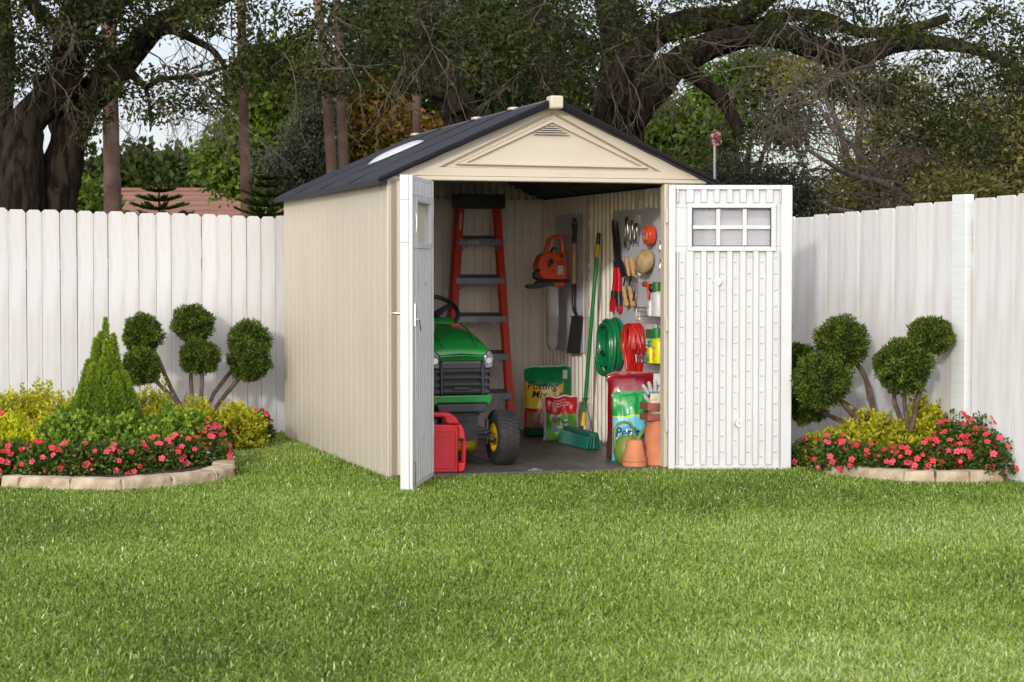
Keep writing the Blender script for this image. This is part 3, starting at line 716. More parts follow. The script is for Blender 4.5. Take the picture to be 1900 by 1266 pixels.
# grille
mb = T(MB()); mb.box(-.188, .188, .03, .055, .465, .690); gr = obj('grille', mb, M('grille_black', (.020, .020, .023), (.028, .028, .03), rough=.45), tr, bev=.01)
slm = M('grille_grey', (.026, .026, .031), (.034, .034, .04), rough=.5)
for k, z in enumerate((.628, .585, .540, .497)):
    mb = T(MB()); mb.prism([(-.006, z-.004), (.0, z-.018), (.03, z-.018), (.03, z+.012), (.008, z+.012)], 'x', -.128, .128)
    obj('louvre', mb, slm, gr, bev=.002)
    for s_ in (-1, 1):
        mb = T(MB()); mb.prism([(s_*.142, z+.008), (s_*.186, z+.003), (s_*.186, z-.015), (s_*.142, z-.018)], 'y', .005, .03)
        obj('side_louvre', mb, slm, gr, bev=.002)
for s_ in (-1, 1):
    mb = T(MB()); mb.prism([(s_*.129, .655), (s_*.145, .655), (s_*.143, .472), (s_*.131, .472)], 'y', -.012, .03); obj('divider', mb, slm, gr, bev=.003)
mb = T(MB())
for r_ in range(3):
    for c_ in range(30):
        x = -.122+c_*.0085+(r_ % 2)*.004; mb.lathe([(.0028, .0), (.0028, .004)], (x, .0055, .655+r_*.008), 6, 'y')
mm_ = T(MB()); mm_.box(-.128, .128, .009, .03, .646, .686); obj('mesh_panel', mm_, M('mesh_grey', (.10, .10, .11), (.07, .07, .08), rough=.4), gr)
obj('mesh_holes', mb, blackm, gr)
mb = T(MB()); mb.box(-.055, .055, -.010, -.005, .505, .520); obj('badge', mb, M('badge_dark', (.015, .06, .03), (.01, .03, .02), sc=60, rough=.3), gr, bev=.003)
lens_m = M('headlight_lens', (.60, .62, .66), (.22, .22, .25), sc=45, rough=.08, metal=.7)
for s_ in (-1, 1):
    mb = T(MB()); mb.prism([(s_*.150, .725), (s_*.150, .640), (s_*.207, .645), (s_*.214, .720), (s_*.185, .755)], 'y', -.006, .05); hl = obj('headlight', mb, lens_m, tr, bev=.006)
    mb = T(MB()); mb.lathe([(.004, .012), (.017, -.006), (.019, -.0065)], (s_*.180, -.002, .69), 16, 'y'); obj('reflector', mb, chrome, hl)
    mb = T(MB()); mb.tube([(s_*.150, -.007, .725), (s_*.150, -.007, .640), (s_*.207, -.006, .645), (s_*.214, -.005, .720), (s_*.185, -.005, .755)], .003, 6, closed=True); obj('bezel', mb, blackp, hl)
# green bumper band
mb = T(MB()); mb.prism([(-.20, .468), (.20, .468), (.203, .435), (.185, .400), (.16, .418), (-.16, .418), (-.185, .400), (-.203, .435)], 'y', -.006, .06); obj('bumper', mb, greenpaint, tr, bev=.008)
mb = T(MB()); mb.prism([(-.175, .414), (.175, .414), (.15, .355), (-.15, .355)], 'y', .0, .08); obj('lower_bumper', mb, slm, tr, bev=.01)
mb = T(MB()); mb.box(-.12, .12, .05, .5, .17, .40); mb.box(-.15, .15, .10, .8, .33, .44); mb.tube([(-.10, .04, .30), (.05, .035, .30)], .006, 6); mb.tube([(-.05, .04, .26), (.02, .035, .26)], .005, 6); obj('frame', mb, blackm, tr, bev=.008)
# axle and steering links
mb = T(MB()); mb.bar((-.24, .15, .20), (.24, .15, .20), .04, .045); mb.tube([(.215, .15, .30), (.215, .15, .14)], .016, 10); mb.tube([(-.215, .15, .30), (-.215, .15, .14)], .016, 10)
mb.tube([(-.22, .11, .22), (.0, .08, .20), (.22, .11, .22)], .009, 8); mb.tube([(.21, .12, .16), (.25, .13, .155), (.28, .15, .17)], .012, 8); mb.bar((.12, .12, .26), (.2, .12, .23), .02, .02); mb.ball((.19, .1, .215), .016)
obj('axle', mb, blackm, tr)
def wheel(x, y, r, w_, rim_r, name='wheel'):
    e = bpy.data.objects.new(name, None); C.objects.link(e); e.parent = tr; ORG[e.name] = ORG[tr.name]
    mb = T(MB()); pr = [(rim_r, -w_*.42), (r*.80, -w_*.5), (r*.93, -w_*.47), (r*.985, -w_*.36), (r, -w_*.15), (r, w_*.15), (r*.985, w_*.36), (r*.93, w_*.47), (r*.80, w_*.5), (rim_r, w_*.42)]
    mb.lathe(pr, (x, y, r), 40, 'x', cap=False)
    for k in range(34):
        a_ = 2*math.pi*k/34
        for j, (o1, o2) in enumerate(((-.40, -.14), (-.11, .13), (.16, .41))):
            a2 = a_+(j % 2)*.09; t1_, t2_ = a2-.055, a2+.055; ro = r*.985; rt = r*1.022
            vs = [(x+w_*o, y+q*math.sin(t_), r+q*math.cos(t_)) for o in (o1, o2) for t_ in (t1_, t2_) for q in (ro*(.985 if abs(o) > .35 else 1), rt*(.975 if abs(o) > .35 else 1))]
            mb.add(vs, [(0, 1, 3, 2), (4, 6, 7, 5), (0, 4, 5, 1), (2, 3, 7, 6), (1, 5, 7, 3), (0, 2, 6, 4)])
    obj('tyre', mb, blackr, e, ang=50)
    mb = T(MB()); mb.lathe([(rim_r*1.03, -w_*.43), (rim_r*.92, -w_*.44), (rim_r*.85, -w_*.30), (rim_r*.35, -w_*.22), (.03, -w_*.30), (.001, -w_*.30)], (x, y, r), 28, 'x', cap=False)
    mb.lathe([(.001, w_*.2), (rim_r*.5, w_*.2), (rim_r*.85, w_*.30), (rim_r*1.03, w_*.43)], (x, y, r), 28, 'x', cap=False); obj('rim', mb, yellowp, e)
wheel(.320, .15, .179, .148, .09); wheel(-.320, .15, .179, .148, .09)
wheel(.33, 1.35, .235, .20, .11); wheel(-.33, 1.35, .235, .20, .11)
mb = T(MB()); mb.prism([(-.38, .075), (.21, .075), (.21, .175), (-.38, .175)], 'y', .33, 1.05); obj('mower_deck', mb, yellowp, tr, bev=.03)
mb = T(MB()); mb.box(-.19, .19, .8, 1.0, .30, .95); mb.box(-.3, .3, 1.0, 1.65, .42, .56); obj('body', mb, greenpaint, tr, bev=.04)
mb = T(MB()); mb.box(-.17, .17, 1.25, 1.55, .565, .64); mb.box(-.17, .17, 1.5, 1.60, .64, .90); obj('seat', mb, blackp, tr, bev=.04)
swc = pl(806, 578, 1, 1.25); sx_, sz_ = swc[0]-tu, swc[2]-FZ
mb = T(MB()); R_ = Matrix.Rotation(R(38), 3, 'X'); pts_ = [Vector((sx_, .95, sz_))+R_ @ Vector((.165*math.cos(t), .165*math.sin(t), 0)) for t in np.linspace(0, 2*math.pi, 33)[:-1]]
mb.tube(pts_, .016, 10, closed=True)
for a_ in (0, 2.1, 4.2): mb.tube([(sx_, .95, sz_-.03), tuple(Vector((sx_, .95, sz_))+R_ @ Vector((.16*math.cos(a_-1.57), .16*math.sin(a_-1.57), 0)))], [.03, .014], 8)
mb.tube([(sx_, .95, sz_-.02), (sx_*.5, .88, .90)], .028, 12); obj('steering_wheel', mb, blackp, tr)
mb = T(MB()); q = pl(843, 603, 1, .9); mb.box(q[0]-tu-.03, q[0]-tu+.03, .55, .66, .90, q[2]-FZ+.006); obj('orange_knob', mb, orangep, tr, bev=.01)

# ---- red fuel can
gc = pl(832, 876, 2, FZ); gu = .415; gv = .10
can = thing('fuel_can', 'red plastic fuel can standing between the left door and the tractor', 'fuel can', (gu, gv, FZ))
def G(mb): mb.x = Matrix.Translation((gu, gv, FZ)) @ Matrix.Rotation(R(-14), 4, 'Z'); return mb
body = [(-.15, .0), (.075, .0), (.100, .012), (.108, .05), (.108, .25), (.095, .30), (.06, .345), (.02, .372), (-.012, .380), (-.15, .380)]
# body in pieces round the two openings: top grip and side grip
mb = G(MB())
mb.prism([(-.15, .006), (-.13, 0), (.060, 0), (.060, .285), (.03, .300), (-.15, .300)], 'y', -.07, .07)
mb.prism([(.060, 0), (.090, .004), (.104, .02), (.106, .06), (.0605, .06)], 'y', -.068, .068)
mb.prism([(.0605, .215), (.106, .205), (.100, .26), (.082, .300), (.03, .3005), (.0605, .285)], 'y', -.068, .068)
bd = obj('can_body', mb, redp, can, bev=.014, seg=3)
mb = G(MB()); mb.prism([(-.15, .345), (-.03, .345), (-.012, .3015), (.075, .302), (.052, .340), (.018, .366), (-.012, .376), (-.15, .376)], 'y', -.042, .042); obj('top_grip', mb, redp, can, bev=.012, seg=3)
mb = G(MB()); mb.tube([(.098, 0, .05), (.100, 0, .10), (.100, 0, .15), (.098, 0, .215)], .0125, 10); 
for k in range(7): mb.ball((.089, 0, .075+k*.021), .008, 8, 6)
obj('side_grip', mb, redp, can)
mb = G(MB()); 
for a_, b_ in (((-.13, .03), (.045, .03)), ((.045, .03), (.045, .26)), ((-.13, .26), (.045, .26))): mb.tube([(a_[0], -.0705, a_[1]), (b_[0], -.0705, b_[1])], .0045, 6)
obj('raised_frame', mb, redp, bd)
mb = G(MB())
for r_ in range(4):
    for k in range(10): mb.box(-.075+k*.009, -.069+k*.009, -.0725, -.069, .236-r_*.012, .243-r_*.012)
obj('embossed_text', mb, redp, bd)
mb = G(MB()); mb.lathe([(.028, .300), (.028, .335), (.015, .34)], (-.09, 0, 0), 18); obj('cap', mb, blackp, can)

# ---- pegboards on the right wall
PEGU = RWI-.010
def pegboard(label, v0, v1, z0, z1):
    t = thing('pegboard', label, 'pegboard', (PEGU, (v0+v1)/2, z0), group='grey pegboards on the right wall')
    mb = MB(); mb.box(PEGU-.004, PEGU+.006, v0, v1, z0, z1); obj('board', mb, pegm, t, smooth=False)
    mb = MB(); n = 5; vv = v0+.02
    while vv < v1-.01:
        zz = z0+.02
        while zz < z1-.01:
            mb.add([(PEGU-.0044, vv+.0023*math.cos(k*math.pi/3), zz+.0023*math.sin(k*math.pi/3)) for k in range(6)], [(0, 1, 2, 3, 4, 5)]); zz += .0254
        vv += .0254
    obj('peg_holes', mb, darkhole, t, smooth=False)
a = pl(1031, 400, 0, PEGU); b = pl(1083, 655, 0, PEGU)
pegboard('narrow grey pegboard behind the spade', b[1], a[1], b[2], a[2])
a = pl(1138, 392, 0, PEGU); pegboard('wide grey pegboard with garden hand tools near the doorway', .42, a[1], pl(1150, 700, 0, PEGU)[2], a[2])

def tubep(name, pts, r, mat, t, ax, val, n=8, flat=1.):
    mb = MB(); mb.tube([pl(x, y, ax, v_) if (v_ := (val if not isinstance(val, (list, tuple)) else val[i])) is not None else 0 for i, (x, y) in enumerate(pts)], r, n, flat=flat)
    return obj(name, mb, mat, t)

# ---- chainsaw hanging, facing the doorway
CV = 2.28
def cs(x, y): return pl(960+x/4.871, 420+y/4.871, 1, CV)
saw = thing('chainsaw', 'orange-red chainsaw with a long grey bar hanging nose down in the rear corner', 'chainsaw', cs(330, 540))
def csp(pts): return [(cs(*p)[0], cs(*p)[2]) for p in pts]
mb = MB(); mb.prism(csp([(240, 238), (300, 232), (350, 255), (400, 228), (422, 250), (430, 330), (432, 470), (418, 500), (300, 500), (215, 485), (190, 440), (160, 370), (175, 320), (195, 270)]), 'y', CV-.05, CV+.08)
bd = obj('engine_cover', mb, orangep, saw, bev=.018, seg=3)
mb = MB(); mb.prism(csp([(310, 500), (418, 500), (412, 548), (320, 540)]), 'y', CV-.035, CV+.05); obj('sprocket_cover', mb, orangep, saw, bev=.008)
mb = MB(); h_ = [cs(x, y) for x, y in ((245, 250), (262, 200), (290, 120), (318, 95), (350, 92), (392, 102), (405, 150), (412, 245))]; mb.tube(h_, [.019, .017, .014, .012, .012, .013, .015, .02], 10); obj('rear_handle', mb, orangep, saw)
mb = MB(); mb.tube([cs(x, y) for x, y in ((268, 190), (262, 140), (272, 125))], .006, 8); mb.tube([cs(x, y) for x, y in ((300, 235), (330, 190), (350, 210))], .011, 8); obj('trigger', mb, blackp, saw)
mb = MB(); mb.tube([Vector(cs(x, y))+Vector((0, -.06, 0)) for x, y in ((180, 395), (150, 400), (125, 430), (128, 462), (170, 484), (300, 492), (430, 492), (442, 484))], .0125, 10); obj('front_handle', mb, blackr, saw)
mb = MB(); mb.prism(csp([(75, 548), (85, 526), (150, 522), (180, 495), (280, 500), (300, 530), (250, 545), (200, 562), (95, 566)]), 'y', CV-.03, CV+.03); obj('hand_guard', mb, M('guard_grey', (.035, .035, .045), (.05, .05, .06), rough=.5), saw, bev=.006)
mb = MB(); mb.prism(csp([(288, 545), (357, 545), (350, 1050), (338, 1095), (315, 1105), (290, 1095), (278, 1050)]), 'y', CV-.006, CV+.002); obj('guide_bar', mb, M('bar_grey', (.34, .34, .36), (.28, .28, .30), rough=.45, metal=.3), saw, bev=.001)
mb = MB(); ch = [cs(x, y) for x, y in ((366, 540), (364, 800), (356, 1050), (342, 1100), (315, 1115), (286, 1102), (272, 1052), (276, 800), (281, 545))]
mb.tube(ch, .005, 6)
for i in range(len(ch)-1):
    A, B = Vector(ch[i]), Vector(ch[i+1]); n = max(1, int((B-A).length/.016))
    for k in range(n):
        p = A+(B-A)*(k/n); d = (B-A).normalized(); o_ = Vector((0, 1, 0)).cross(d)*-.006; mb.bar(p+o_*.2, p+o_+d*.006, .006, .007, up=(0, 1, 0))
obj('chain', mb, M('chain_dark', (.12, .10, .09), (.45, .43, .42), sc=90, rough=.4, metal=.6), saw)
mb = MB(); c_ = cs(378, 272); mb.lathe([(.014, 0), (.014, -.012), (.006, -.014)], (c_[0], CV-.05, c_[2]), 16, 'y'); c_ = cs(245, 320); mb.lathe([(.006, 0), (.006, -.006)], (c_[0], CV-.05, c_[2]), 12, 'y'); 
mb.prism(csp([(270, 290), (298, 292), (290, 330), (275, 372), (250, 370), (262, 330)]), 'y', CV-.06, CV-.05); mb.prism(csp([(240, 318), (300, 300), (312, 335), (295, 345)]), 'y', CV-.058, CV-.0505); obj('choke_knob', mb, blackp, saw, bev=.001)
mb = MB(); mb.prism(csp([(345, 355), (390, 355), (392, 435), (345, 435)]), 'y', CV-.054, CV-.0505); obj('label', mb, M('saw_label', (.62, .66, .72), (.35, .42, .6), sc=25, rough=.4), saw, bev=.001)
mb = MB()
for k in range(5): mb.prism(csp([(328+k*3, 312+k*9), (400, 308+k*9), (400, 312+k*9), (328+k*3, 316+k*9)]), 'y', CV-.053, CV-.0503)
for k in range(4): mb.prism(csp([(288, 395+k*9), (312, 395+k*9), (312, 399+k*9), (288, 399+k*9)]), 'y', CV-.053, CV-.0503)
obj('vent_slots', mb, blackp, bd, smooth=False)
mb = MB(); mb.tube([cs(352, 95), tuple(Vector(cs(352, 80))), (PEGU, CV, cs(352, 80)[2])], .003, 6); obj('hook', mb, steel, saw)

# ---- spade on the narrow pegboard
SU = PEGU-.035
sp = thing('spade', 'spade with a black grip, wooden shaft and dark narrow blade hung blade down', 'spade', pl(1065, 655, 0, SU))
mb = MB(); mb.tube([pl(x, y, 0, SU) for x, y in ((1066, 405), (1066, 420), (1066, 434), (1065, 452))], [.019, .030, .022, .014], 12, flat=.7); mb.tube([pl(1065, 440, 0, SU), pl(1065, 452, 0, SU)], .017, 12); obj('grip', mb, blackp, sp)
tubep('shaft', [(1065, 452), (1065, 527)], .0165, wood, sp, 0, SU, 12)
tubep('socket', [(1065, 526), (1064, 560), (1065, 575), (1071, 590)], [.016, .014, .013, .010], M('dark_steel', (.05, .05, .05), (.035, .035, .035), rough=.35, metal=.6), sp, 0, SU, 12)
dst = MATS['dark_steel']
mb = MB(); mb.prism([pl(x, y, 0, SU)[1:] for x, y in ((1062, 587), (1079, 585), (1078, 600), (1073, 656), (1052, 656))], 'x', SU-.006, SU+.004); mb.box(SU-.02, SU+.012, pl(1079, 587, 0, SU)[1], pl(1062, 587, 0, SU)[1], pl(1070, 588, 0, SU)[2]-.004, pl(1070, 588, 0, SU)[2]+.004); obj('blade', mb, dst, sp, bev=.002)
mb = MB(); mb.tube([pl(1050, 412, 0, PEGU-.006), pl(1058, 414, 0, SU-.03), pl(1070, 413, 0, SU-.035)], .003, 6); obj('hook', mb, steel, sp)

# ---- push broom leaning on the wall
bt = (1.985, pl(1111, 432, 0, 1.985)[1], pl(1111, 432, 0, 1.985)[2]); bb = pl(1082, 790, 2, .16)
br_ = thing('push_broom', 'push broom with green pole and dark green head leaning on the ribbed wall', 'broom', (bb[0], bb[1], FZ))
def bpt(k): return tuple(bt[i]+(bb[i]-bt[i])*k for i in range(3))
mb = MB(); mb.tube([bpt(0), bpt(.005), bpt(.06)], [.009, .015, .016], 12); obj('pole_cap', mb, blackp, br_)
mb = MB(); mb.tube([bpt(.06), bpt(.125)], .0165, 12); obj('pole_collar', mb, yellowp, br_)
gpole = M('green_pole', (.01, .23, .06), (.008, .19, .05), sc=8, rough=.3)
mb = MB(); mb.tube([bpt(.125), bpt(.93)], .0145, 12); obj('pole', mb, gpole, br_)
mb = MB(); mb.tube([bpt(.93), bpt(1.0)], [.015, .021], 12); obj('socket', mb, yellowp, br_)
hA = pl(1058, 808, 2, .08); hB = pl(1108, 822, 2, .07); hA = Vector(hA); hB = Vector(hB); dd_ = (hB-hA).normalized(); nn_ = Vector((0, 0, 1)).cross(dd_)
mb = MB(); hc = Vector(bb)
o1 = hA+Vector((0, 0, .055))-nn_*.02; o2 = hB+Vector((0, 0, .055))-nn_*.02
mb.bar(o1, o2, .075, .035); obj('head_block', mb, M('teal_bristle', (.006, .11, .07), (.012, .16, .12), sc=60, rough=.5, st=(4, 4, .4), bump=.4), br_, bev=.014)
mb = MB(); vs = []; fs = []
for k in range(90):
    f = k/89; c_ = hA.lerp(hB, f)
    for r_ in range(5):
        q = (r_-2)*.014; base = c_+nn_*(q-.02)+Vector((0, 0, .05)); tip = c_+nn_*(q*1.9-.03+random.uniform(-.004, .004))+dd_*((f-.5)*.05+random.uniform(-.005, .005)); tip.z = FZ+.002+random.random()*.006
        mb.bar(base, tip, .005, .005)
obj('bristles', mb, MATS['teal_bristle'], br_, smooth=False)
mb = MB(); c0 = bpt(.86)
for e_ in (hA.lerp(hB, .25), hA.lerp(hB, .85)): mb.tube([c0, tuple(Vector(c0)+(Vector(e_)-Vector(c0))*.15), tuple(e_+Vector((0, 0, .07)))], .0035, 6)
mb.tube([(c0[0]+.022*math.cos(t), c0[1]+.022*math.sin(t), c0[2]) for t in np.linspace(0, 6.28, 12)[:-1]], .004, 6, closed=True); obj('brace', mb, blackp, br_)

# ---- hedge shears
HU = PEGU-.03
def q3(x, y): return pl(1120+x/5.755, 380+y/5.755, 0, HU)      # zoomed-view coordinates of the pegboard
sh = thing('hedge_shears', 'long black-bladed hedge shears with red handles hung blades up on the pegboard', 'shears', q3(130, 1150))
for i, (pts, u_) in enumerate((([(100, 150), (118, 260), (140, 420), (150, 560), (160, 640), (150, 655), (125, 600), (105, 420), (90, 260), (90, 180)], 0), ([(135, 170), (150, 300), (165, 480), (172, 580), (180, 650), (155, 655), (150, 560), (142, 420), (130, 260)], .008))):
    mb = MB(); mb.prism([q3(*p)[1:] for p in pts], 'x', HU-.004+u_, HU+.002+u_); obj('blade', mb, dst, sh, bev=.001)
mb = MB(); mb.prism([q3(*p)[1:] for p in ((118, 600), (188, 600), (190, 670), (116, 670))], 'x', HU-.01, HU+.012); c_ = q3(136, 590); mb.lathe([(.012, -.016), (.012, .0), ], (HU, c_[1], c_[2]), 12, 'x'); obj('pivot', mb, blackp, sh, bev=.003)
for (a, b, c_, d_, e_) in (((138, 670), (112, 920), (110, 990), (95, 1060), (88, 1140)), ((165, 670), (162, 925), (163, 990), (168, 1080), (168, 1155))):
    mb = MB(); mb.tube([q3(*a), q3(*b)], [.020, .017], 12); obj('handle_tube', mb, redp, sh)
    mb = MB(); mb.tube([q3(*b), q3(*c_)], .023, 12); 
    first = a[0] < 150
    if first: obj('grip_collar', mb, blackp, sh); mb = MB(); mb.tube([q3(*c_), q3(*d_), q3(*e_)], [.022, .024, .019], 12); obj('grip', mb, redp, sh)
    else:
        mb.tube([q3(*c_), q3(*d_)], [.023, .023], 12); obj('grip', mb, blackp, sh); mb = MB(); mb.tube([q3(*d_), q3(168, 1130), q3(*e_)], [.023, .022, .012], 12); obj('grip_end', mb, redp, sh)
mb = MB(); mb.tube([q3(75, 600), q3(95, 612), q3(125, 600)], .003, 6); obj('hook', mb, steel, sh)
# ---- three silver wrenches / pliers
for lab, x, y0, y1, w_ in (('longest and thickest silver locking pliers, left of the three', 250, 130, 465, .020), ('slim silver pliers hanging between two others', 302, 165, 425, .013), ('silver pliers hanging nearest the orange tape measure', 348, 200, 420, .014)):
    t = thing('locking_pliers', lab, 'pliers', q3(x, y1), group='silver pliers hung on the pegboard')
    mb = MB(); mb.tube([q3(x+4, y0), q3(x+8, y0+30), q3(x+10, (y0+y1)/2), q3(x, y1-50), q3(x-4, y1-10)], [w_*.75, w_*1.1, w_*.8, w_, w_*.6], 10); obj('upper_handle', mb, chrome, t)
    mb = MB(); mb.tube([q3(x-18, y0+70), q3(x-16, (y0+y1)/2), q3(x-20, y1-60), q3(x-14, y1-25)], [w_*.4, w_*.5, w_*.55, w_*.3], 8); obj('lower_handle', mb, steel, t)
    mb = MB(); c_ = q3(x-2, y1-12); mb.tube([c_, q3(x+4, y1)], [w_*.7, w_*.45], 8); obj('jaw', mb, chrome, t)
    mb = MB(); h_ = q3(x+4, y0); mb.tube([(PEGU-.004, h_[1], h_[2]+.01), (HU-.015, h_[1], h_[2]+.005), (HU-.02, h_[1], h_[2]+.02)], .0025, 6); obj('hook', mb, white, t)
# ---- tape measure
c_ = q3(515, 325); t = thing('tape_reel', 'round orange tape reel hanging above the ball of twine', 'tape reel', c_)
mb = MB(); mb.lathe([(.030, -.03), (.060, -.028), (.068, -.02), (.068, .02), (.060, .028)], (HU-.02, c_[1], c_[2]), 28, 'x'); obj('reel', mb, M('fluo_orange', (.85, .09, .03), (.75, .07, .025), rough=.35), t, bev=.003)
mb = MB(); mb.lathe([(.001, -.034), (.042, -.033), (.045, -.029)], (HU-.02, c_[1], c_[2]), 24, 'x', cap=False); obj('face_disc', mb, M('disc_pink', (.80, .35, .28), (.72, .08, .05), sc=35, rough=.4, ramp=(.45, .55)), t)
mb = MB(); mb.tube([(HU, c_[1], c_[2]+.066), (HU, c_[1]+.01, c_[2]+.09), (HU-.01, c_[1]-.01, c_[2]+.105), (PEGU, c_[1], c_[2]+.105)], .003, 6); obj('hook', mb, chrome, t)
# ---- ball of twine
c_ = q3(492, 605); t = thing('twine_ball', 'ball of pale jute twine hanging below the orange tape reel', 'twine', c_)
mb = MB(); mb.lathe([(.030, -.055), (.058, -.045), (.070, -.02), (.072, .01), (.06, .035), (.03, .045)], (HU-.035, c_[1], c_[2]), 24, 'x'); jute = M('jute', (.62, .46, .26), (.48, .34, .17), sc=30, rough=.85, bump=.4, bsc=120); obj('twine_core', mb, jute, t)
mb = MB()
for k in range(16):
    off = -.055+k*.0066; rr = .080*math.sqrt(max(.05, 1-((off+.006)/.062)**2)); tl = .18
    mb.tube([(HU-.035+off+tl*rr*math.sin(t_), c_[1]+rr*math.cos(t_), c_[2]+rr*math.sin(t_)) for t_ in np.linspace(0, 6.283, 25)[:-1]], .0042, 6, closed=True)
obj('twine_windings', mb, jute, t)
# ---- tool rack and four hand tools
a, b = q3(228, 768), q3(378, 768)
rk = thing('tool_rack', 'small steel rack on the pegboard holding the wooden-handled hand tools', 'rack', a)
mb = MB(); mb.bar((HU-.03, a[1], a[2]), (HU-.03, b[1], b[2]), .004, .012); mb.bar((PEGU-.004, a[1], a[2]), (HU-.03, a[1], a[2]), .004, .012); mb.bar((PEGU-.004, b[1], b[2]), (HU-.03, b[1], b[2]), .004, .012); obj('rack_bar', mb, chrome, rk, bev=.001)
wh = M('beech_handle', (.66, .40, .20), (.55, .31, .14), sc=20, rough=.4, st=(4, 4, .5))
def q4(x, y, du=0.): p = q3(x, y); return (p[0]-.02+du, p[1], p[2])
def hand(label, name, wood_, metal_, r0):
    t = thing(name, label, 'hand tool', q4(*metal_[-1]), group='wooden-handled hand tools on the rack')
    mb = MB(); n_ = len(wood_); mb.tube([q4(*p) for p in wood_], r0, 12); obj('handle', mb, wh, t); return t
t = hand('upper right wooden handle of the rack, tool with a bent black hook', 'hand_cultivator', [(322, 560), (325, 580), (338, 680), (352, 765)], [(352, 770), (365, 940)], [.014, .022, .018, .013])
mb = MB(); mb.tube([q4(352, 765), q4(360, 850), (q4(366, 930)), q4(340, 1030)], .006, 8); obj('tine', mb, dst, t)
t = hand('wooden-handled tool whose grip shows behind the black trowel blade', 'hand_cultivator', [(262, 572), (272, 590), (290, 680), (300, 765)], [(300, 770), (250, 1000)], [.012, .019, .016, .012])
mb = MB(); mb.tube([q4(300, 765, .01), q4(290, 850, .01), q4(285, 960, .01), q4(280, 990, .01), q4(200, 1003, .01)], .006, 8); obj('tine', mb, dst, t)
t = hand('black trowel with its blade up and wooden handle pointing down, left one', 'hand_trowel', [(238, 875), (245, 900), (262, 1000), (275, 1075), (277, 1085)], [(245, 870), (240, 570)], [.011, .017, .016, .020, .012])
mb = MB(); mb.tube([q4(238, 875), q4(255, 800), q4(262, 765)], .006, 8); obj('tang', mb, dst, t)
mb = MB(); mb.prism([q4(*p)[1:] for p in ((238, 560), (262, 600), (292, 680), (318, 765), (268, 765), (245, 690), (236, 620))], 'x', HU-.055, HU-.049); obj('blade', mb, blackm, t, bev=.0015)
t = hand('hand tool with its wooden handle pointing down, right of the trowel', 'hand_fork', [(300, 880), (308, 905), (325, 1000), (342, 1075), (344, 1085)], [(320, 800), (325, 765)], [.011, .017, .016, .020, .012])
mb = MB(); mb.tube([q4(300, 875), q4(322, 800), q4(326, 765)], .006, 8); obj('tang', mb, dst, t)
mb = MB(); mb.tube([q3(165, 600), q3(200, 680), q3(250, 765)], .0045, 6); o = obj('wire_hook', mb, dst, None); 
o.location = S(0, 0, 0); o.rotation_euler = (0, 0, TH); tagset(o, 'thin bent dark wire running from the shears to the tool rack', 'wire')
# key clips at the edge of the pegboard
for y, lab in ((450, 'upper small black clip at the right edge of the pegboard'), (650, 'lower small black clip at the right edge of the pegboard')):
    c_ = q3(610, y); t = thing('snap_clip', lab, 'clip', c_, group='small clips at the pegboard edge')
    mb = MB(); mb.tube([(HU, c_[1], c_[2]+.045), (HU, c_[1], c_[2]+.02)], .007, 8); obj('clip_body', mb, blackp, t)
    mb = MB(); mb.tube([(HU+.012*math.sin(q_), c_[1]+.010*math.cos(q_), c_[2]+.03*math.sin(q_)*1.1) for q_ in np.linspace(0, 6.28, 14)[:-1]], .0028, 6, closed=True); obj('clip_loop', mb, chrome, t)

# ---- wire baskets with bottles
def q5(x, y, u_=HU-.04): return pl(1180+x/6.667, 510+y/6.667, 0, u_)
def basket(label, y0, y1, x0=95, v_end=.46):
    a = q5(x0, y0); z1 = a[2]; z0 = q5(x0+40, y1)[2]; t = thing('wire_basket', label, 'basket', (HU-.06, (a[1]+v_end)/2, z0), group='wire baskets on the pegboard')
    uo, ui = PEGU-.125, PEGU-.006; mb = MB()
    for z, e in ((z1, 0), (z0, .018), ((z0+z1)/2, .008)): mb.tube([(ui, a[1]-e, z), (uo+e, a[1]-e, z), (uo+e, v_end+e, z), (ui, v_end+e, z)], .0032 if z == z1 else .0022, 6, closed=True)
    for k in range(9):
        v_ = a[1]-.01-(a[1]-.02-v_end)*k/8; mb.tube([(uo, v_, z1), (uo+.018, v_, z0), (ui, v_, z0)], .0022, 6)
    for k in range(4):
        u_ = ui+(uo-ui)*k/3; mb.tube([(u_, a[1], z1), (u_, a[1]-.018, z0), (u_, v_end+.018, z0)], .0022, 6)
    obj('wire', mb, steel, t); return z0
zb1 = basket('upper wire basket holding the white bottles', 405, 515)
zb2 = basket('lower wire basket holding the yellow bottle', 975, 1085, x0=90)
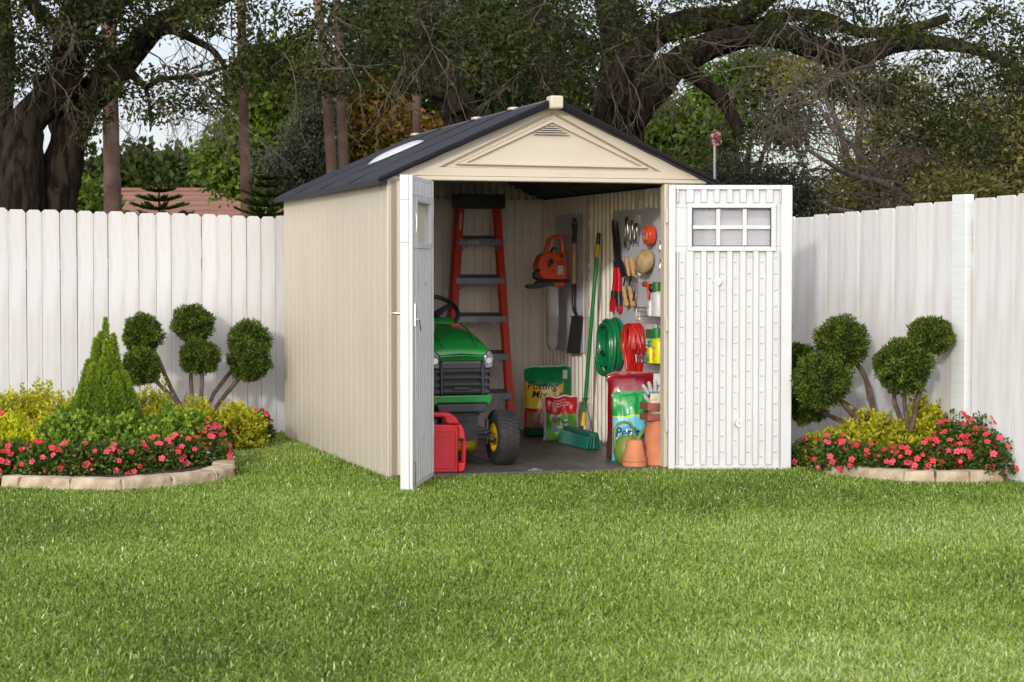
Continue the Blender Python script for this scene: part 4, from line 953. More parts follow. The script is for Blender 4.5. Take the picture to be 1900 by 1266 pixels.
def bottle(name, label, x0, x1, ytop, zb, bodym, capm, uc, dep=.06, cap_f=.28, lab=None):
    a = q5(x0, ytop, uc); b = q5(x1, ytop, uc); vc = (a[1]+b[1])/2; zt_ = a[2]; H = zt_-zb
    wv = abs(a[1]-b[1])-dep*.40; wv = max(wv, dep)
    t = thing(name, label, 'bottle', (uc, vc, zb)); mb = MB()
    s_ = wv/2
    secs = [(0, 1.0), (.02, 1.03), (H*.52, 1.0), (H*.62, .93), (H*.70, .62), (H*.72, .42)]
    vs = []; n = 20
    for z, k in secs:
        for j in range(n):
            tt = 2*math.pi*j/n; cx, sy = math.cos(tt), math.sin(tt); vs.append((uc+dep/2*k*math.copysign(abs(cx)**.6, cx), vc+s_*k*math.copysign(abs(sy)**.6, sy), zb+z+.003))
    fs = [(i*n+j, i*n+(j+1) % n, (i+1)*n+(j+1) % n, (i+1)*n+j) for i in range(len(secs)-1) for j in range(n)]+[tuple(reversed(range(n))), tuple(range((len(secs)-1)*n, len(secs)*n))]
    mb.add(vs, fs); obj('bottle_body', mb, bodym, t)
    mb = MB(); cr = min(dep*.42, s_*.62)*1.1; mb.lathe([(cr, H*.72), (cr*1.02, H*.76), (cr*.96, H-.003), (cr*.85, H)], (uc, vc, zb), 22); obj('cap', mb, capm, t)
    if lab:
        mb = MB(); mb.box(uc-dep/2-.003, uc-dep/2+.002, vc-s_*.7, vc+s_*.7, zb+H*.10, zb+H*.5); obj('label', mb, lab, t, bev=.001)
    return t
capg = M('cap_green', (.05, .15, .03), (.04, .12, .025), rough=.35); capg2 = M('cap_bright_green', (.01, .22, .06), (.01, .19, .05), rough=.35)
labm = M('print_label_white', (.72, .70, .66), (.65, .30, .20), sc=28, rough=.45, ramp=(.56, .62)); yel = M('yellow_bottle', (.82, .78, .02), (.76, .70, .02), rough=.35)
bottle('white_bottle', 'large white bottle with a dark green cap in the upper basket', 205, 330, 88, zb1+.004, white, capg, HU-.075, dep=.075)
bottle('white_bottle', 'small white bottle with a green cap in front of the large one', 168, 214, 235, zb1+.004, white, capg, HU-.10, dep=.045, lab=labm)
bottle('yellow_bottle', 'large yellow bottle with a bright green cap in the lower basket', 205, 330, 655, zb2+.004, yel, capg2, HU-.06, dep=.075, lab=M('label_mix', (.75, .25, .03), (.8, .7, .05), sc=22, rough=.4, ramp=(.45, .55)))
bottle('yellow_bottle', 'small yellow bottle with a green cap in the lower basket', 160, 215, 812, zb2+.004, yel, capg2, HU-.095, dep=.045, lab=M('label_green', (.05, .3, .08), (.7, .6, .05), sc=26, rough=.4, ramp=(.45, .55)))
# printed packet behind
a = q5(128, 605, HU); b = q5(250, 950, HU); t = thing('seed_packet', 'tall white printed packet standing behind the yellow bottles', 'packet', (HU+.005, a[1], zb2+.005))
mb = MB(); mb.box(HU-.006, HU+.008, b[1], a[1], zb2+.006, a[2]); obj('packet_body', mb, white, t, bev=.004)
for c_, z0, z1, nmn in (((.03, .14, .05), .62, .86, 'leaf_print'), ((.5, .06, .03), .20, .36, 'flower_print'), ((.12, .22, .5), .42, .46, 'text_line')):
    H = a[2]-zb2; mb = MB(); mb.box(HU-.0085, HU-.0065, b[1]+.01, a[1]-.008, zb2+H*z0, zb2+H*z1); obj(nmn, mb, M(nmn, c_, tuple(x*1.9 for x in c_), sc=35, rough=.5), t, smooth=False)
# spray nozzle
c_ = q5(150, 130); t = thing('spray_nozzle', 'orange and black hose spray nozzle above the upper basket', 'nozzle', c_)
mb = MB(); mb.tube([q5(110, 118), q5(135, 122), q5(165, 135)], [.016, .017, .015], 12); mb.tube([q5(150, 130), q5(158, 200), q5(158, 300)], [.014, .011, .008], 10); obj('nozzle_body', mb, MATS['fluo_orange'], t)
mb = MB(); mb.ball(q5(190, 165), (.02, .024, .03)); mb.tube([q5(105, 118), q5(116, 118)], .019, 12); obj('nozzle_grip', mb, blackp, t)

# ---- coiled green hose and red cord
cc = pl(1133, 640, 0, PEGU-.07); t = thing('garden_hose', 'coiled glossy green garden hose hanging on the pegboard', 'hose', cc)
mb = MB(); pts = []; loops = 9
for k in range(loops*28):
    a_ = 2*math.pi*k/28; f = k/(loops*28); lay = int(f*loops)
    rad = .150+.016*math.sin(lay*2.3)+random.uniform(-.001, .001); uo = PEGU-.018-.112*f
    pts.append((uo+.004*math.sin(a_*3+lay), cc[1]+rad*math.cos(a_)*1.02, cc[2]+rad*1.10*math.sin(a_)-.008*lay*(1 if math.sin(a_) < 0 else .3)+.01))
mb.tube(pts, .0135, 8)
pts = []
for k in range(6*28):
    a_ = 2*math.pi*k/28; f = k/(6*28); lay = int(f*6); rad = .128+.01*math.sin(lay*1.7); pts.append((PEGU-.035-.085*f, cc[1]+rad*math.cos(a_), cc[2]+rad*1.12*math.sin(a_)-.004*lay+.02))
mb.tube(pts, .0135, 8); obj('hose_coil', mb, hosem, t)
mb = MB(); e = Vector(pl(1116, 658, 0, PEGU-.13)); mb.tube([tuple(e), tuple(e+Vector((0, -.012, .025)))], .012, 10); obj('brass_fitting', mb, M('brass', (.6, .4, .12), (.5, .32, .1), rough=.3, metal=1), t)
mb = MB(); mb.tube([(PEGU, cc[1], cc[2]+.13), (PEGU-.12, cc[1], cc[2]+.13), (PEGU-.13, cc[1], cc[2]+.15)], .004, 6); obj('hook', mb, steel, t)
cc = pl(1176, 645, 0, PEGU-.06); t = thing('extension_cord', 'bundle of bright red extension cord hanging right of the green hose', 'cord', cc)
mb = MB()
for k in range(62):
    f = k/61; wv = .035+.085*random.random(); zt_ = .155+random.uniform(-.018, .012); zb_ = -.185+random.uniform(-.02, .03); u0_ = PEGU-.012-.095*random.random(); pts = []; vo = random.uniform(-.015, .015)
    for j in range(26):
        a_ = 2*math.pi*j/26; s_ = math.sin(a_); z_ = zt_*s_ if s_ > 0 else -zb_*s_
        wd = wv*(1-.45*max(0, -s_)**1.2); x_ = math.copysign(abs(math.cos(a_))**.75, math.cos(a_))
        pts.append((u0_+.006*math.sin(a_*2+k), cc[1]+vo*(1+s_)+wd*x_*(1 if s_ > -.2 else .8), cc[2]+z_))
    mb.tube(pts, .0046, 6, closed=True)
obj('cord_loops', mb, cordm, t)
mb = MB(); mb.tube([(PEGU, cc[1], cc[2]+.12), (PEGU-.10, cc[1], cc[2]+.12), (PEGU-.11, cc[1], cc[2]+.14)], .004, 6); obj('hook', mb, steel, t)

# ---- bags
def bag(name, label, pos, rot, w_, h_, th, lean, zone, mats, notch=None, seed=0, wr=.004, cat='bag'):
    """pillow-shaped bag; zone(s,t) picks the printed colour; lean = backward tilt"""
    t = thing(name, label, cat, (*pos, FZ), rot=rot); ORG[t.name] = (0, 0, 0)
    nx, nz = 44, 60; vs = []; fs = []; ms = []
    def surf(s, tt, side):
        x = (s-.5)*w_; z = tt*h_
        e = max(0, 1-abs(2*s-1)**2.6)**.6*max(0, 1-abs(2*tt-.92)**3.2)**.6 if 0 < tt < 1 else 0
        d_ = th/2*e*(1.15-.45*tt)
        n1 = noise.noise((s*3.2+seed, tt*4.5, side*3)); n2 = noise.noise((s*9+seed, tt*7, side)); wk = (n1*1.5+n2*.8)*wr*(1.2 if e > .05 else .4)
        x *= 1+.05*noise.noise((tt*3, seed, 1))-(.05*(1-abs(2*tt-1)))
        z += .022*noise.noise((s*4, seed, 2))*(tt > .5)*tt-.055*h_*abs(2*s-1)**5*max(0, tt-.6)*1.8
        y = side*(d_+wk*min(1, e*3+.1))
        y += lean*tt*h_
        return (x, y, max(z, .0))
    for side in (-1, 1):
        o_ = len(vs)
        for j in range(nz+1):
            for i in range(nx+1): vs.append(surf(i/nx, j/nz, side))
        for j in range(nz):
            for i in range(nx):
                f = (o_+j*(nx+1)+i, o_+j*(nx+1)+i+1, o_+(j+1)*(nx+1)+i+1, o_+(j+1)*(nx+1)+i)
                fs.append(f if side < 0 else f[::-1]); ms.append(zone((i+.5)/nx, (j+.5)/nz) if side < 0 else 0)
    mb = MB(); mb.v = vs; mb.f = fs; mb.m = ms
    b_ = obj('bag_body', mb, mats, t, ang=80)
    def place(x, z):      # x,z in metres from bag's centre-bottom -> front surface
        p = surf(x/w_+.5, min(max(z/h_, 0), .999), -1); return (p[0], p[1]-.003, p[2])
    return t, b_, place
def film(name, c, c2=None, sc=20, ramp=(.35, .65)): return M(name, c, c2 or tuple(x*.85 for x in c), sc=sc, rough=.32, coat=.25, bump=.12, bsc=25, ramp=ramp)
inkm = M('ink_dark', (.02, .02, .03), rough=.5); inkw = M('ink_white', (.75, .75, .75), rough=.5); inkn = M('ink_navy', (.01, .03, .12), rough=.5)
fg = film('film_green', (.010, .27, .065)); fy = film('film_yellow', (.85, .56, .03)); fr = film('film_red', (.48, .01, .02)); fdr = film('film_dark_red', (.26, .004, .014)); fbr = film('film_brown', (.10, .03, .025))
fflo = film('film_flowers', (.18, .05, .10), (.28, .14, .05), sc=14, ramp=(.4, .55)); fdg = film('film_dark_green', (.004, .07, .03)); fcl = film('film_clear_edge', (.50, .47, .44)); flg = film('film_light_green', (.14, .38, .05), (.07, .24, .03), sc=9, ramp=(.4, .6))
fb = film('film_sky', (.12, .50, .68), (.20, .60, .75), sc=8); fly = film('film_lime_line', (.6, .7, .05)); fbg = film('film_bright_green', (.01, .33, .06))
def zmix(s, t):
    top = .70+.10*(2*s-1)**2-(.0)
    if s > .84 and t > .35: return 0
    if .70 < s < .84 and t < .62 and t > .40: return [1, 0, 4][int((s-.70)*21) % 3]
    if t > top: return 0
    if t > .405: return 1
    if t > .355: return 2
    if t > .14: return 3 if s > .05 else 2
    return 5
p = pl(1017, 808, 2, FZ); bx = 1.655; by = 2.42
t, b_, plc = bag('potting_mix_bag', 'green and yellow bag printed Potting Mix standing in the rear corner', (1.86, 2.46), -TH-R(2), .365, .545, .17, .12, zmix, [fg, fy, fr, fflo, fr, fdg], seed=3)
text('lettering', 'Potting', .084, inkm, b_, lambda x, z: plc(x-.045, z+.365), shear=.25, bold=.001)
text('lettering', 'Mix', .084, inkm, b_, lambda x, z: plc(x-.07, z+.298), shear=.25, bold=.001)
mb = MB()
pts_ = [plc(.135+.0*k, .455+k*.02) for k in range(4)]
mb.add([plc(.115, .44), plc(.150, .44), plc(.150, .505), plc(.115, .505)], [(0, 1, 2, 3)]); obj('barcode', mb, inkw, b_, smooth=False)
def zbird(s, t):
    if s < .07 or s > .94 or t > .96 or t < .02: return 0
    if t > .60: return 1
    if .16 < t < .175: return 3
    return 2
t, b_, plc = bag('bird_seed_bag', 'clear-edged red and green bird seed bag in front of the potting mix bag', (1.835, 2.06), -TH+R(3), .275, .335, .11, .10, zbird, [fcl, fr, flg, fy], seed=11, wr=.006)
for k, s_ in enumerate(('Wild Bird Food', 'Comida para aves silvestres', 'Graines pour oiseaux')): text('lettering', s_, .0135, inkw, b_, lambda x, z, k=k: plc(x-.01, z+.300-k*.020))
for (cx_, cz_, sx, sz, c_) in ((-.04, .165, .035, .022, (.16, .12, .12)), (.03, .15, .035, .016, (.06, .06, .07)), (.028, .158, .018, .008, (.7, .68, .62)), (-.04, .095, .045, .022, (.13, .2, .42)), (-.02, .105, .022, .010, (.62, .68, .75)), (.07, .178, .024, .022, (.07, .3, .04))):
    mb = MB(); ring = [plc(cx_+sx*math.cos(a_), cz_+sz*math.sin(a_)*(1+.3*math.cos(a_*3))) for a_ in np.linspace(0, 6.283, 15)[:-1]]; ring = [(p_[0], p_[1]-.0012*(1 if sx > .03 else 2), p_[2]) for p_ in ring]
    mb.add(ring, [tuple(range(14))]); obj('bird_print', mb, M('print_%02d' % int(c_[2]*99), c_, tuple(x*.6 for x in c_), sc=50, rough=.4), b_, smooth=False)
mb = MB(); mb.add([plc(.065, .03), plc(.095, .03), plc(.095, .055), plc(.065, .055)], [(0, 1, 2, 3)]); obj('barcode', mb, inkw, b_, smooth=False)
def zmul(s, t): return 1 if t < .30 else 0
t, b_, plc = bag('mulch_bag', 'large dark red mulch bag leaning behind the green and blue bag', (1.885, .60), -TH-R(3), .42, .585, .17, .05, zmul, [fdr, fbr], seed=21, wr=.007)
text('lettering', 'Mulch', .13, inkw, b_, lambda x, z: plc(x+.02, z+.26), bold=.002)
gold = M('ink_gold', (.55, .30, .03), rough=.4)
mb = MB()
for r_ in (.018, .035, .052): mb.tube([plc(-.125+r_*.75*math.cos(a_), .175+r_*math.sin(a_)) for a_ in np.linspace(0, 6.283, 20)[:-1]], .003, 5, closed=True)
obj('spiral_print', mb, gold, b_)
q = [plc(.11, .50), plc(.16, .50), plc(.16, .575), plc(.11, .575)]; mb = MB(); mb.add(q, [(0, 1, 2, 3)]); obj('barcode', mb, inkw, b_, smooth=False)
def zper(s, t):
    line = .65+.02*s
    if t > line: return 0
    if t > line-.02: return 1
    return 2
t, b_, plc = bag('perlite_bag', 'bright green and sky blue Perlite bag standing in front of the dark red bag', (1.765, .42), -TH+R(2), .245, .465, .12, .06, zper, [fbg, fly, fb], seed=31, wr=.006)
text('lettering', 'Perlite', .090, inkn, b_, lambda x, z: plc(x*.85-.005, z+.165), shear=.12, bold=.002)
mb = MB()
for k in range(6):
    a_ = k*1.05; mb.tube([plc(-.055, .385), plc(-.055+.03*math.cos(a_), .385+.016*math.sin(a_))], .003, 5)
obj('emblem', mb, paper, b_)

# ---- pots, can, trays at the doorway
def pot_profile(r, h, rim): return [(0.001, h), (r*.62, h), (r*.66, h-.004), (r*.90, rim+.004), (r*.90, rim), (r, rim-.001), (r*1.0, 0.001), (r*.93, 0), (r*.85, .01), (r*.58, h-.015), (.001, h-.015)]
pc = pl(1177, 867, 2, FZ); pu, pv = pc[0]+.02, .09; pu = pl(1177, 840, 1, .09)[0]
t = thing('terracotta_pot', 'small upturned terracotta pot at the bottom of the pair nearest the doorway', 'flower pot', (pu, pv, FZ), group='upturned terracotta pots')
mb = MB(); mb.lathe(pot_profile(.079, .125, .030), (pu, pv, FZ), 36, cap=False); obj('pot_body', mb, terra, t)
t = thing('terracotta_pot', 'small upturned terracotta pot stacked over another nearest the doorway', 'flower pot', (pu, pv, FZ+.033), group='upturned terracotta pots')
mb = MB(); mb.lathe(pot_profile(.078, .138, .030), (pu, pv, FZ+.032), 36, cap=False); obj('pot_body', mb, terra, t)
ptu = pl(1222, 840, 1, .17)[0]
t = thing('terracotta_pot', 'tall upturned terracotta pot against the right door post', 'flower pot', (ptu, .17, FZ), group='upturned terracotta pots')
mb = MB(); mb.lathe(pot_profile(.118, .29, .085), (ptu, .17, FZ), 40, cap=False); obj('pot_body', mb, terra, t)
# cedar trays on the tall pot with packets
ztop = FZ+.291
t = thing('cedar_planter', 'small red cedar slatted tray resting on the tall terracotta pot', 'tray', (ptu, .17, ztop))
for z0, z1 in ((.0, .045), (.068, .115)):
    mb = MB(); mb.box(ptu-.105, ptu+.12, .09, .10, ztop+z0, ztop+z1); mb.box(ptu-.105, ptu-.095, .1005, .25, ztop+z0, ztop+z1); obj('slat', mb, brownwood, t, bev=.002)
mb = MB(); mb.box(ptu-.10, ptu+.12, .1005, .25, ztop+.0005, ztop+.010); obj('tray_base', mb, brownwood, t)
mb = MB(); mb.box(ptu-.094, ptu-.080, .101, .115, ztop+.0, ztop+.115); obj('corner_post', mb, brownwood, t)
for i, (dx, z1, lab) in enumerate(((-.07, .175, 'cream seed packet standing tall in the cedar tray'), (-.03, .095, 'cream seed packet low between the slats of the cedar tray'))):
    mb = MB(); mb.box(ptu+dx, ptu+dx+.09, .125+.02*(1-i), .128+.02*(1-i), ztop+.012, ztop+z1); o = obj('seed_packet', mb, M('packet_print', (.72, .68, .52), (.55, .40, .22), sc=28, rough=.5, ramp=(.5, .62)), None, smooth=False); single(o, lab, 'packet', 'cream seed packets in the cedar tray', (ptu+dx+.04, .13, ztop+.012), 's')
# gardening glove: grey palm, teal cuffed fingers
gl = thing('garden_glove', 'pale grey and teal garden glove sticking up out of the cedar tray', 'glove', (ptu-.03, .2, ztop+.1))
gm = M('glove_grey', (.50, .52, .52), (.42, .44, .45), sc=30, rough=.8, bump=.3); gt = M('glove_teal', (.02, .32, .36), (.02, .26, .3), sc=30, rough=.7)
mb = MB(); gz = ztop+.10; gx = ptu-.02
mb.tube([(gx+.01, .2, gz-.02), (gx, .2, gz+.04), (gx-.005, .2, gz+.075)], [.035, .045, .042], 12, flat=.4); obj('palm', mb, gm, gl)
for a_, ln_, x0_ in ((-.62, .075, -.040), (-.28, .085, -.018), (.02, .085, .006), (.3, .075, .028)):
    mb = MB(); b0 = Vector((gx+x0_, .198, gz+.07)); dv_ = Vector((math.sin(a_), 0, math.cos(a_))); mb.tube([b0, b0+dv_*ln_*.5, b0+dv_*ln_*.9, b0+dv_*ln_], [.013, .0135, .012, .005], 10); obj('finger', mb, gm, gl)
mb = MB(); mb.tube([(gx-.035, .2, gz+.02), (gx-.065, .195, gz+.05), (gx-.075, .19, gz+.07)], [.014, .013, .006], 10); obj('thumb', mb, gm, gl)
mb = MB()
for x0_ in (-.022, .012): mb.tube([(gx+x0_-.02, .180, gz+.085), (gx+x0_, .178, gz+.06), (gx+x0_+.004, .180, gz+.085)], .006, 8)
obj('grip_patch', mb, gt, gl)
# watering can
wc = pl(1163, 862, 2, FZ); wv_ = .26; wu = pl(1163, 840, 1, wv_)[0]
wcm = M('olive_plastic', (.17, .24, .035), (.14, .20, .03), sc=6, rough=.4)
t = thing('watering_can', 'olive green watering can with a looped handle behind the small terracotta pots', 'watering can', (wu, wv_, FZ))
mb = MB(); mb.lathe([(.001, 0), (.055, 0), (.075, .02), (.088, .06), (.088, .10), (.075, .145), (.05, .175), (.035, .185), (.030, .178), (.001, .178)], (wu, wv_, FZ), 32, cap=False); obj('can_body', mb, wcm, t)
mb = MB(); pts = [(-.080, .10), (-.088, .16), (-.085, .22), (-.06, .262), (-.02, .275), (.022, .262), (.045, .23), (.05, .19), (.045, .15)]; mb.tube([(wu+x, wv_, FZ+z) for x, z in pts], .0125, 10, flat=.8); obj('handle', mb, wcm, t)
mb = MB(); mb.tube([(wu+.05, wv_, FZ+.10), (wu+.085, wv_, FZ+.17), (wu+.125, wv_, FZ+.225), (wu+.165, wv_, FZ+.262)], [.022, .016, .012, .011], 12); obj('spout', mb, wcm, t)
# ------------------------------------------------------------------ PLANTS IN THE BEDS
def fenceY(px):
    t = tR(px); return fenceR(t)[1]
def dome_shrub(name, label, cat, px, ptop, rx, Y, mat, n=2600, ll=.036, lw=.021, group=None, dep=None, per=9, spr=.075, low=0., up=.38):
    top = at(px, ptop, Y); rxm = rx*Y/F; dep = dep or rxm; H = top[2]-low
    t = thing(name, label, cat, (top[0], Y, low), 'w', group); c = np.array((top[0], Y, low))
    n = int(n*1.35); ns = n//per; th = rng.random(ns)*2*np.pi; el = np.arcsin(rng.random(ns)**.8); rr = .55+.47*rng.random(ns)**.6
    bump_ = np.array([noise.noise((math.cos(a)*2.2+px, math.sin(a)*2.2, e*2.5)) for a, e in zip(th, el)])
    rr = rr*(1+.30*bump_)
    B = c+np.stack([rxm*np.cos(el)*np.cos(th), dep*np.cos(el)*np.sin(th), H*np.sin(el)*.96+.0], 1)*rr[:, None]
    D = unit(np.stack([np.cos(el)*np.cos(th)*.8, np.cos(el)*np.sin(th)*.8, np.sin(el)+up], 1)+rng.normal(size=(ns, 3))*.28)
    k = np.tile(np.arange(per), ns); i = np.repeat(np.arange(ns), per)
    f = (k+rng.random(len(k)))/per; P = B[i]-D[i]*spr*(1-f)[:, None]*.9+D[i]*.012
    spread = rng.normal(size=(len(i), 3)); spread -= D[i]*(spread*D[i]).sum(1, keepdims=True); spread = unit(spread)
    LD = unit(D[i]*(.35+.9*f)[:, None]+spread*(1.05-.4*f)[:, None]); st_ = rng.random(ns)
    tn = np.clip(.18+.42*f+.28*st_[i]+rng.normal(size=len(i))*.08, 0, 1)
    sz = ll*(1.1-.45*f)*(.8+.4*rng.random(len(i)))
    P[:, 2] = np.maximum(P[:, 2], .03)
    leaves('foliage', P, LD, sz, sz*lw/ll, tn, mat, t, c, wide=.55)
    mb = MB()
    for j in range(7):
        a = random.random()*6.28; e = c+np.array((math.cos(a)*rxm*.4, math.sin(a)*dep*.4, H*.55)); mb.tube([tuple(c+np.array((math.cos(a)*.02, math.sin(a)*.02, 0))), tuple((c+e)/2+np.array((0, 0, .02))), tuple(e)], [.006, .005, .003], 6)
    obj('stems', mb, topstem, t)
    return t
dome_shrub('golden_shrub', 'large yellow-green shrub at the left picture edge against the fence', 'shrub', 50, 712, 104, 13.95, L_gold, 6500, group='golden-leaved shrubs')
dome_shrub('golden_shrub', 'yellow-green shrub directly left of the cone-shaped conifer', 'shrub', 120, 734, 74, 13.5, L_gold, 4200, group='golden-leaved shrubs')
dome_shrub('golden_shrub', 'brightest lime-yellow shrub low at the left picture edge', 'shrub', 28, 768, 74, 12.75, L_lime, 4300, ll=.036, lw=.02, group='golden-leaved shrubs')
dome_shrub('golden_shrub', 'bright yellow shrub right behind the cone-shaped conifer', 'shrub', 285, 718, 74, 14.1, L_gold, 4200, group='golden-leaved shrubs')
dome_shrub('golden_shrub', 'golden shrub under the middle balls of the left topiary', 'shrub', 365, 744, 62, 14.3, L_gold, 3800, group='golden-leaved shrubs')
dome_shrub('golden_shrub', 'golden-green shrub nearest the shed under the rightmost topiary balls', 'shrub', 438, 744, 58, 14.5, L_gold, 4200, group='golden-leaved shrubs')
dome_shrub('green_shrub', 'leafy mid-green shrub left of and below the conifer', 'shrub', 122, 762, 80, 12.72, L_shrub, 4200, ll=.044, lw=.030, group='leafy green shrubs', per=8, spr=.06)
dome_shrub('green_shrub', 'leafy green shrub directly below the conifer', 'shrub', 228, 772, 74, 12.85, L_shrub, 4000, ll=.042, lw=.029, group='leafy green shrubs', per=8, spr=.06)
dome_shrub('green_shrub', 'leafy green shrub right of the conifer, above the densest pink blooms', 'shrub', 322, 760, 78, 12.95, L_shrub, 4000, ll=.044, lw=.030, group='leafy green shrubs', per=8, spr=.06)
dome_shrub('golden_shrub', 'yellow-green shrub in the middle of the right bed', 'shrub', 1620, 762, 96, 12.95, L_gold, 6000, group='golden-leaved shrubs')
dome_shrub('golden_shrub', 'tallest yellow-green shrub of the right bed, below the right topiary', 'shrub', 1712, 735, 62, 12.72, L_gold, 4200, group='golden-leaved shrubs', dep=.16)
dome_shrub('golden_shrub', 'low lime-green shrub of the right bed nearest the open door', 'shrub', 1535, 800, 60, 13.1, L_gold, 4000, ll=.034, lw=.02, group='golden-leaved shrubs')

# conifer: flame-shaped fans of scale foliage
def conifer():
    b = at(195, 790, 13.25); topz = at(198, 602, 13.25)[2]; c = np.array((b[0], 13.25, 0.03))
    t = thing('cone_conifer', 'bright green cone-shaped conifer with a pointed tip in the left flower bed', 'conifer', tuple(c), 'w')
    fl = [(.008, 0, topz, .05, .0), (-.03, 0, topz*.90, .06, 0), (.0, .02, topz*.80, .10, 0)]
    for k in range(15):
        a = k*2.399; r_ = .065+.12*((k % 5)/4); fl.append((r_*math.cos(a), r_*math.sin(a), topz*(.90-.34*((k % 5)/4)-.08*random.random()), .078, .25))
    fl += [(-.055, -.06, topz*.86, .055, .2), (.10, -.10, topz*.62, .08, .3), (-.12, -.08, topz*.60, .08, .3), (.02, -.14, topz*.52, .09, .3)]
    Ps, Ds, Ts = [], [], []
    for (x, y, z, w_, lo) in fl:
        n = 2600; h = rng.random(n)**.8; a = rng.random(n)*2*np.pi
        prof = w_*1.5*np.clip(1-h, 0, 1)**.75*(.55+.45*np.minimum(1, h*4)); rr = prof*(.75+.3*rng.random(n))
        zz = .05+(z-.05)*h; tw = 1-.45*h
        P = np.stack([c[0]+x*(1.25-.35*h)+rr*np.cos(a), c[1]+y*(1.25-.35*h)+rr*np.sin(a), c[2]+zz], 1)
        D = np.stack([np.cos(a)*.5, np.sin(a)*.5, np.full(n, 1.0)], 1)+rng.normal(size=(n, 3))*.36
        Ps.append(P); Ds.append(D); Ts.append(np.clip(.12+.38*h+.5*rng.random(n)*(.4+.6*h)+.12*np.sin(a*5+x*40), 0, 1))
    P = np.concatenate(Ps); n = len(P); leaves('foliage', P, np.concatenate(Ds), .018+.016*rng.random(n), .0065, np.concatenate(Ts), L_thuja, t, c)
    mb = MB(); mb.tube([tuple(c), tuple(c+np.array((0, 0, .5)))], [.02, .01], 8); obj('trunk', mb, topstem, t)
conifer()

# pom-pom topiaries
def topiary(label, base, balls, stems):
    t = thing('pompom_topiary', label, 'topiary', base, 'w')
    for (px, py, r, Y) in balls:
        c = np.array(at(px, py, Y)); rm = r*Y/F; n = 8500
        d = unit(rng.normal(size=(n, 3))); bm = np.array([noise.noise((x*2.3+px, y*2.3, z*2.3)) for x, y, z in d]); b2 = np.array([noise.noise((x*6+px, y*6, z*6)) for x, y, z in d])
        rad = rm*(.82+.12*rng.random(n)+.24*bm+.13*b2); rad[: n//2] *= .72+.22*rng.random(n//2)
        P = c+d*rad[:, None]*np.array((random.uniform(.94, 1.08), 1, random.uniform(.86, 1.02))); D = unit(d+rng.normal(size=(n, 3))*.55+np.array((0, 0, .15))); D[: n//2] = unit(rng.normal(size=(n//2, 3)))
        leaves('pompom', P, D, .015+.018*rng.random(n), np.where(np.arange(n) < n//2, .016, .0075), np.clip(.46+.45*b2+.3*bm+rng.normal(size=n)*.2, .06, 1), L_top, t, base)
    for pts in stems:
        mb = MB(); P = [at(x, y, Y) for x, y, r_, Y in pts]; P = [P[0]]+[tuple(Vector(P[i]).lerp(Vector(P[i+1]), .5)+Vector((random.uniform(-.006, .006), 0, 0))) if k_ else P[i+1] for i in range(len(P)-1) for k_ in (1, 0)]
        rs = []
        for i in range(len(pts)): rs += [pts[i][2]*pts[i][3]/F]*(2 if i else 1)
        mb.tube(P, rs[:len(P)], 8, jit=.25); obj('stem', mb, topstem, t)
topiary('six-ball topiary of dark green pompoms on thin stems before the left fence', gnd(370, 824),
        [(265, 621, 38, 14.85), (262, 681, 34, 14.6), (359, 601, 37, 15.25), (370, 662, 36, 15.0), (462, 634, 42, 15.45), (463, 670, 38, 15.25)],
        [[(372, 790, 4, 14.8), (330, 745, 4, 14.8), (308, 700, 4, 14.8), (285, 650, 4, 14.85)], [(372, 792, 4, 14.75), (318, 735, 4, 14.7), (290, 708, 4, 14.6), (268, 690, 4, 14.6)],
         [(372, 792, 4, 14.85), (357, 750, 4, 14.9), (354, 700, 4, 15.1), (360, 630, 3.5, 15.25)], [(372, 794, 4, 14.7), (373, 745, 4, 14.7), (375, 690, 4, 15.0)],
         [(372, 794, 4, 14.9), (397, 730, 4, 15.), (428, 690, 4, 15.35), (455, 655, 3.5, 15.45)], [(372, 796, 4, 14.8), (418, 733, 4, 15.1), (446, 700, 4, 15.25)]])
topiary('topiary of dark green pompoms on leaning stems beside the open right door', gnd(1628, 840),
        [(1525, 706, 54, 12.85), (1562, 636, 54, 13.2), (1480, 672, 34, 13.45), (1497, 748, 40, 13.3)],
        [[(1640, 820, 5, 13.1), (1622, 765, 4.5, 13.15), (1608, 705, 5, 13.2), (1590, 675, 5, 13.2), (1575, 655, 4, 13.2)], [(1636, 822, 4, 13.1), (1612, 740, 3, 13.15), (1598, 680, 2.5, 13.2)],
         [(1640, 820, 4, 13.0), (1590, 780, 5, 12.95), (1565, 750, 5, 12.9), (1550, 735, 4, 12.85)], [(1640, 822, 4, 13.), (1600, 770, 5, 13.05), (1560, 742, 4, 13.1), (1505, 700, 4, 13.4)], [(1640, 822, 4, 13.), (1570, 785, 5, 13.1), (1535, 770, 4, 13.2), (1500, 755, 4, 13.3)]])
topiary('three-ball topiary of dark green pompoms right of the middle of the right bed', gnd(1685, 848),
        [(1676, 680, 54, 12.55), (1726, 623, 40, 12.62), (1640, 672, 17, 12.9)],
        [[(1690, 800, 5, 12.65), (1700, 745, 5, 12.62), (1712, 715, 4.5, 12.6), (1722, 660, 4, 12.62)], [(1685, 800, 4.5, 12.65), (1678, 750, 4.5, 12.6), (1678, 710, 4, 12.55)], [(1680, 800, 4.5, 12.7), (1660, 745, 4.5, 12.7), (1655, 700, 4, 12.75)]])

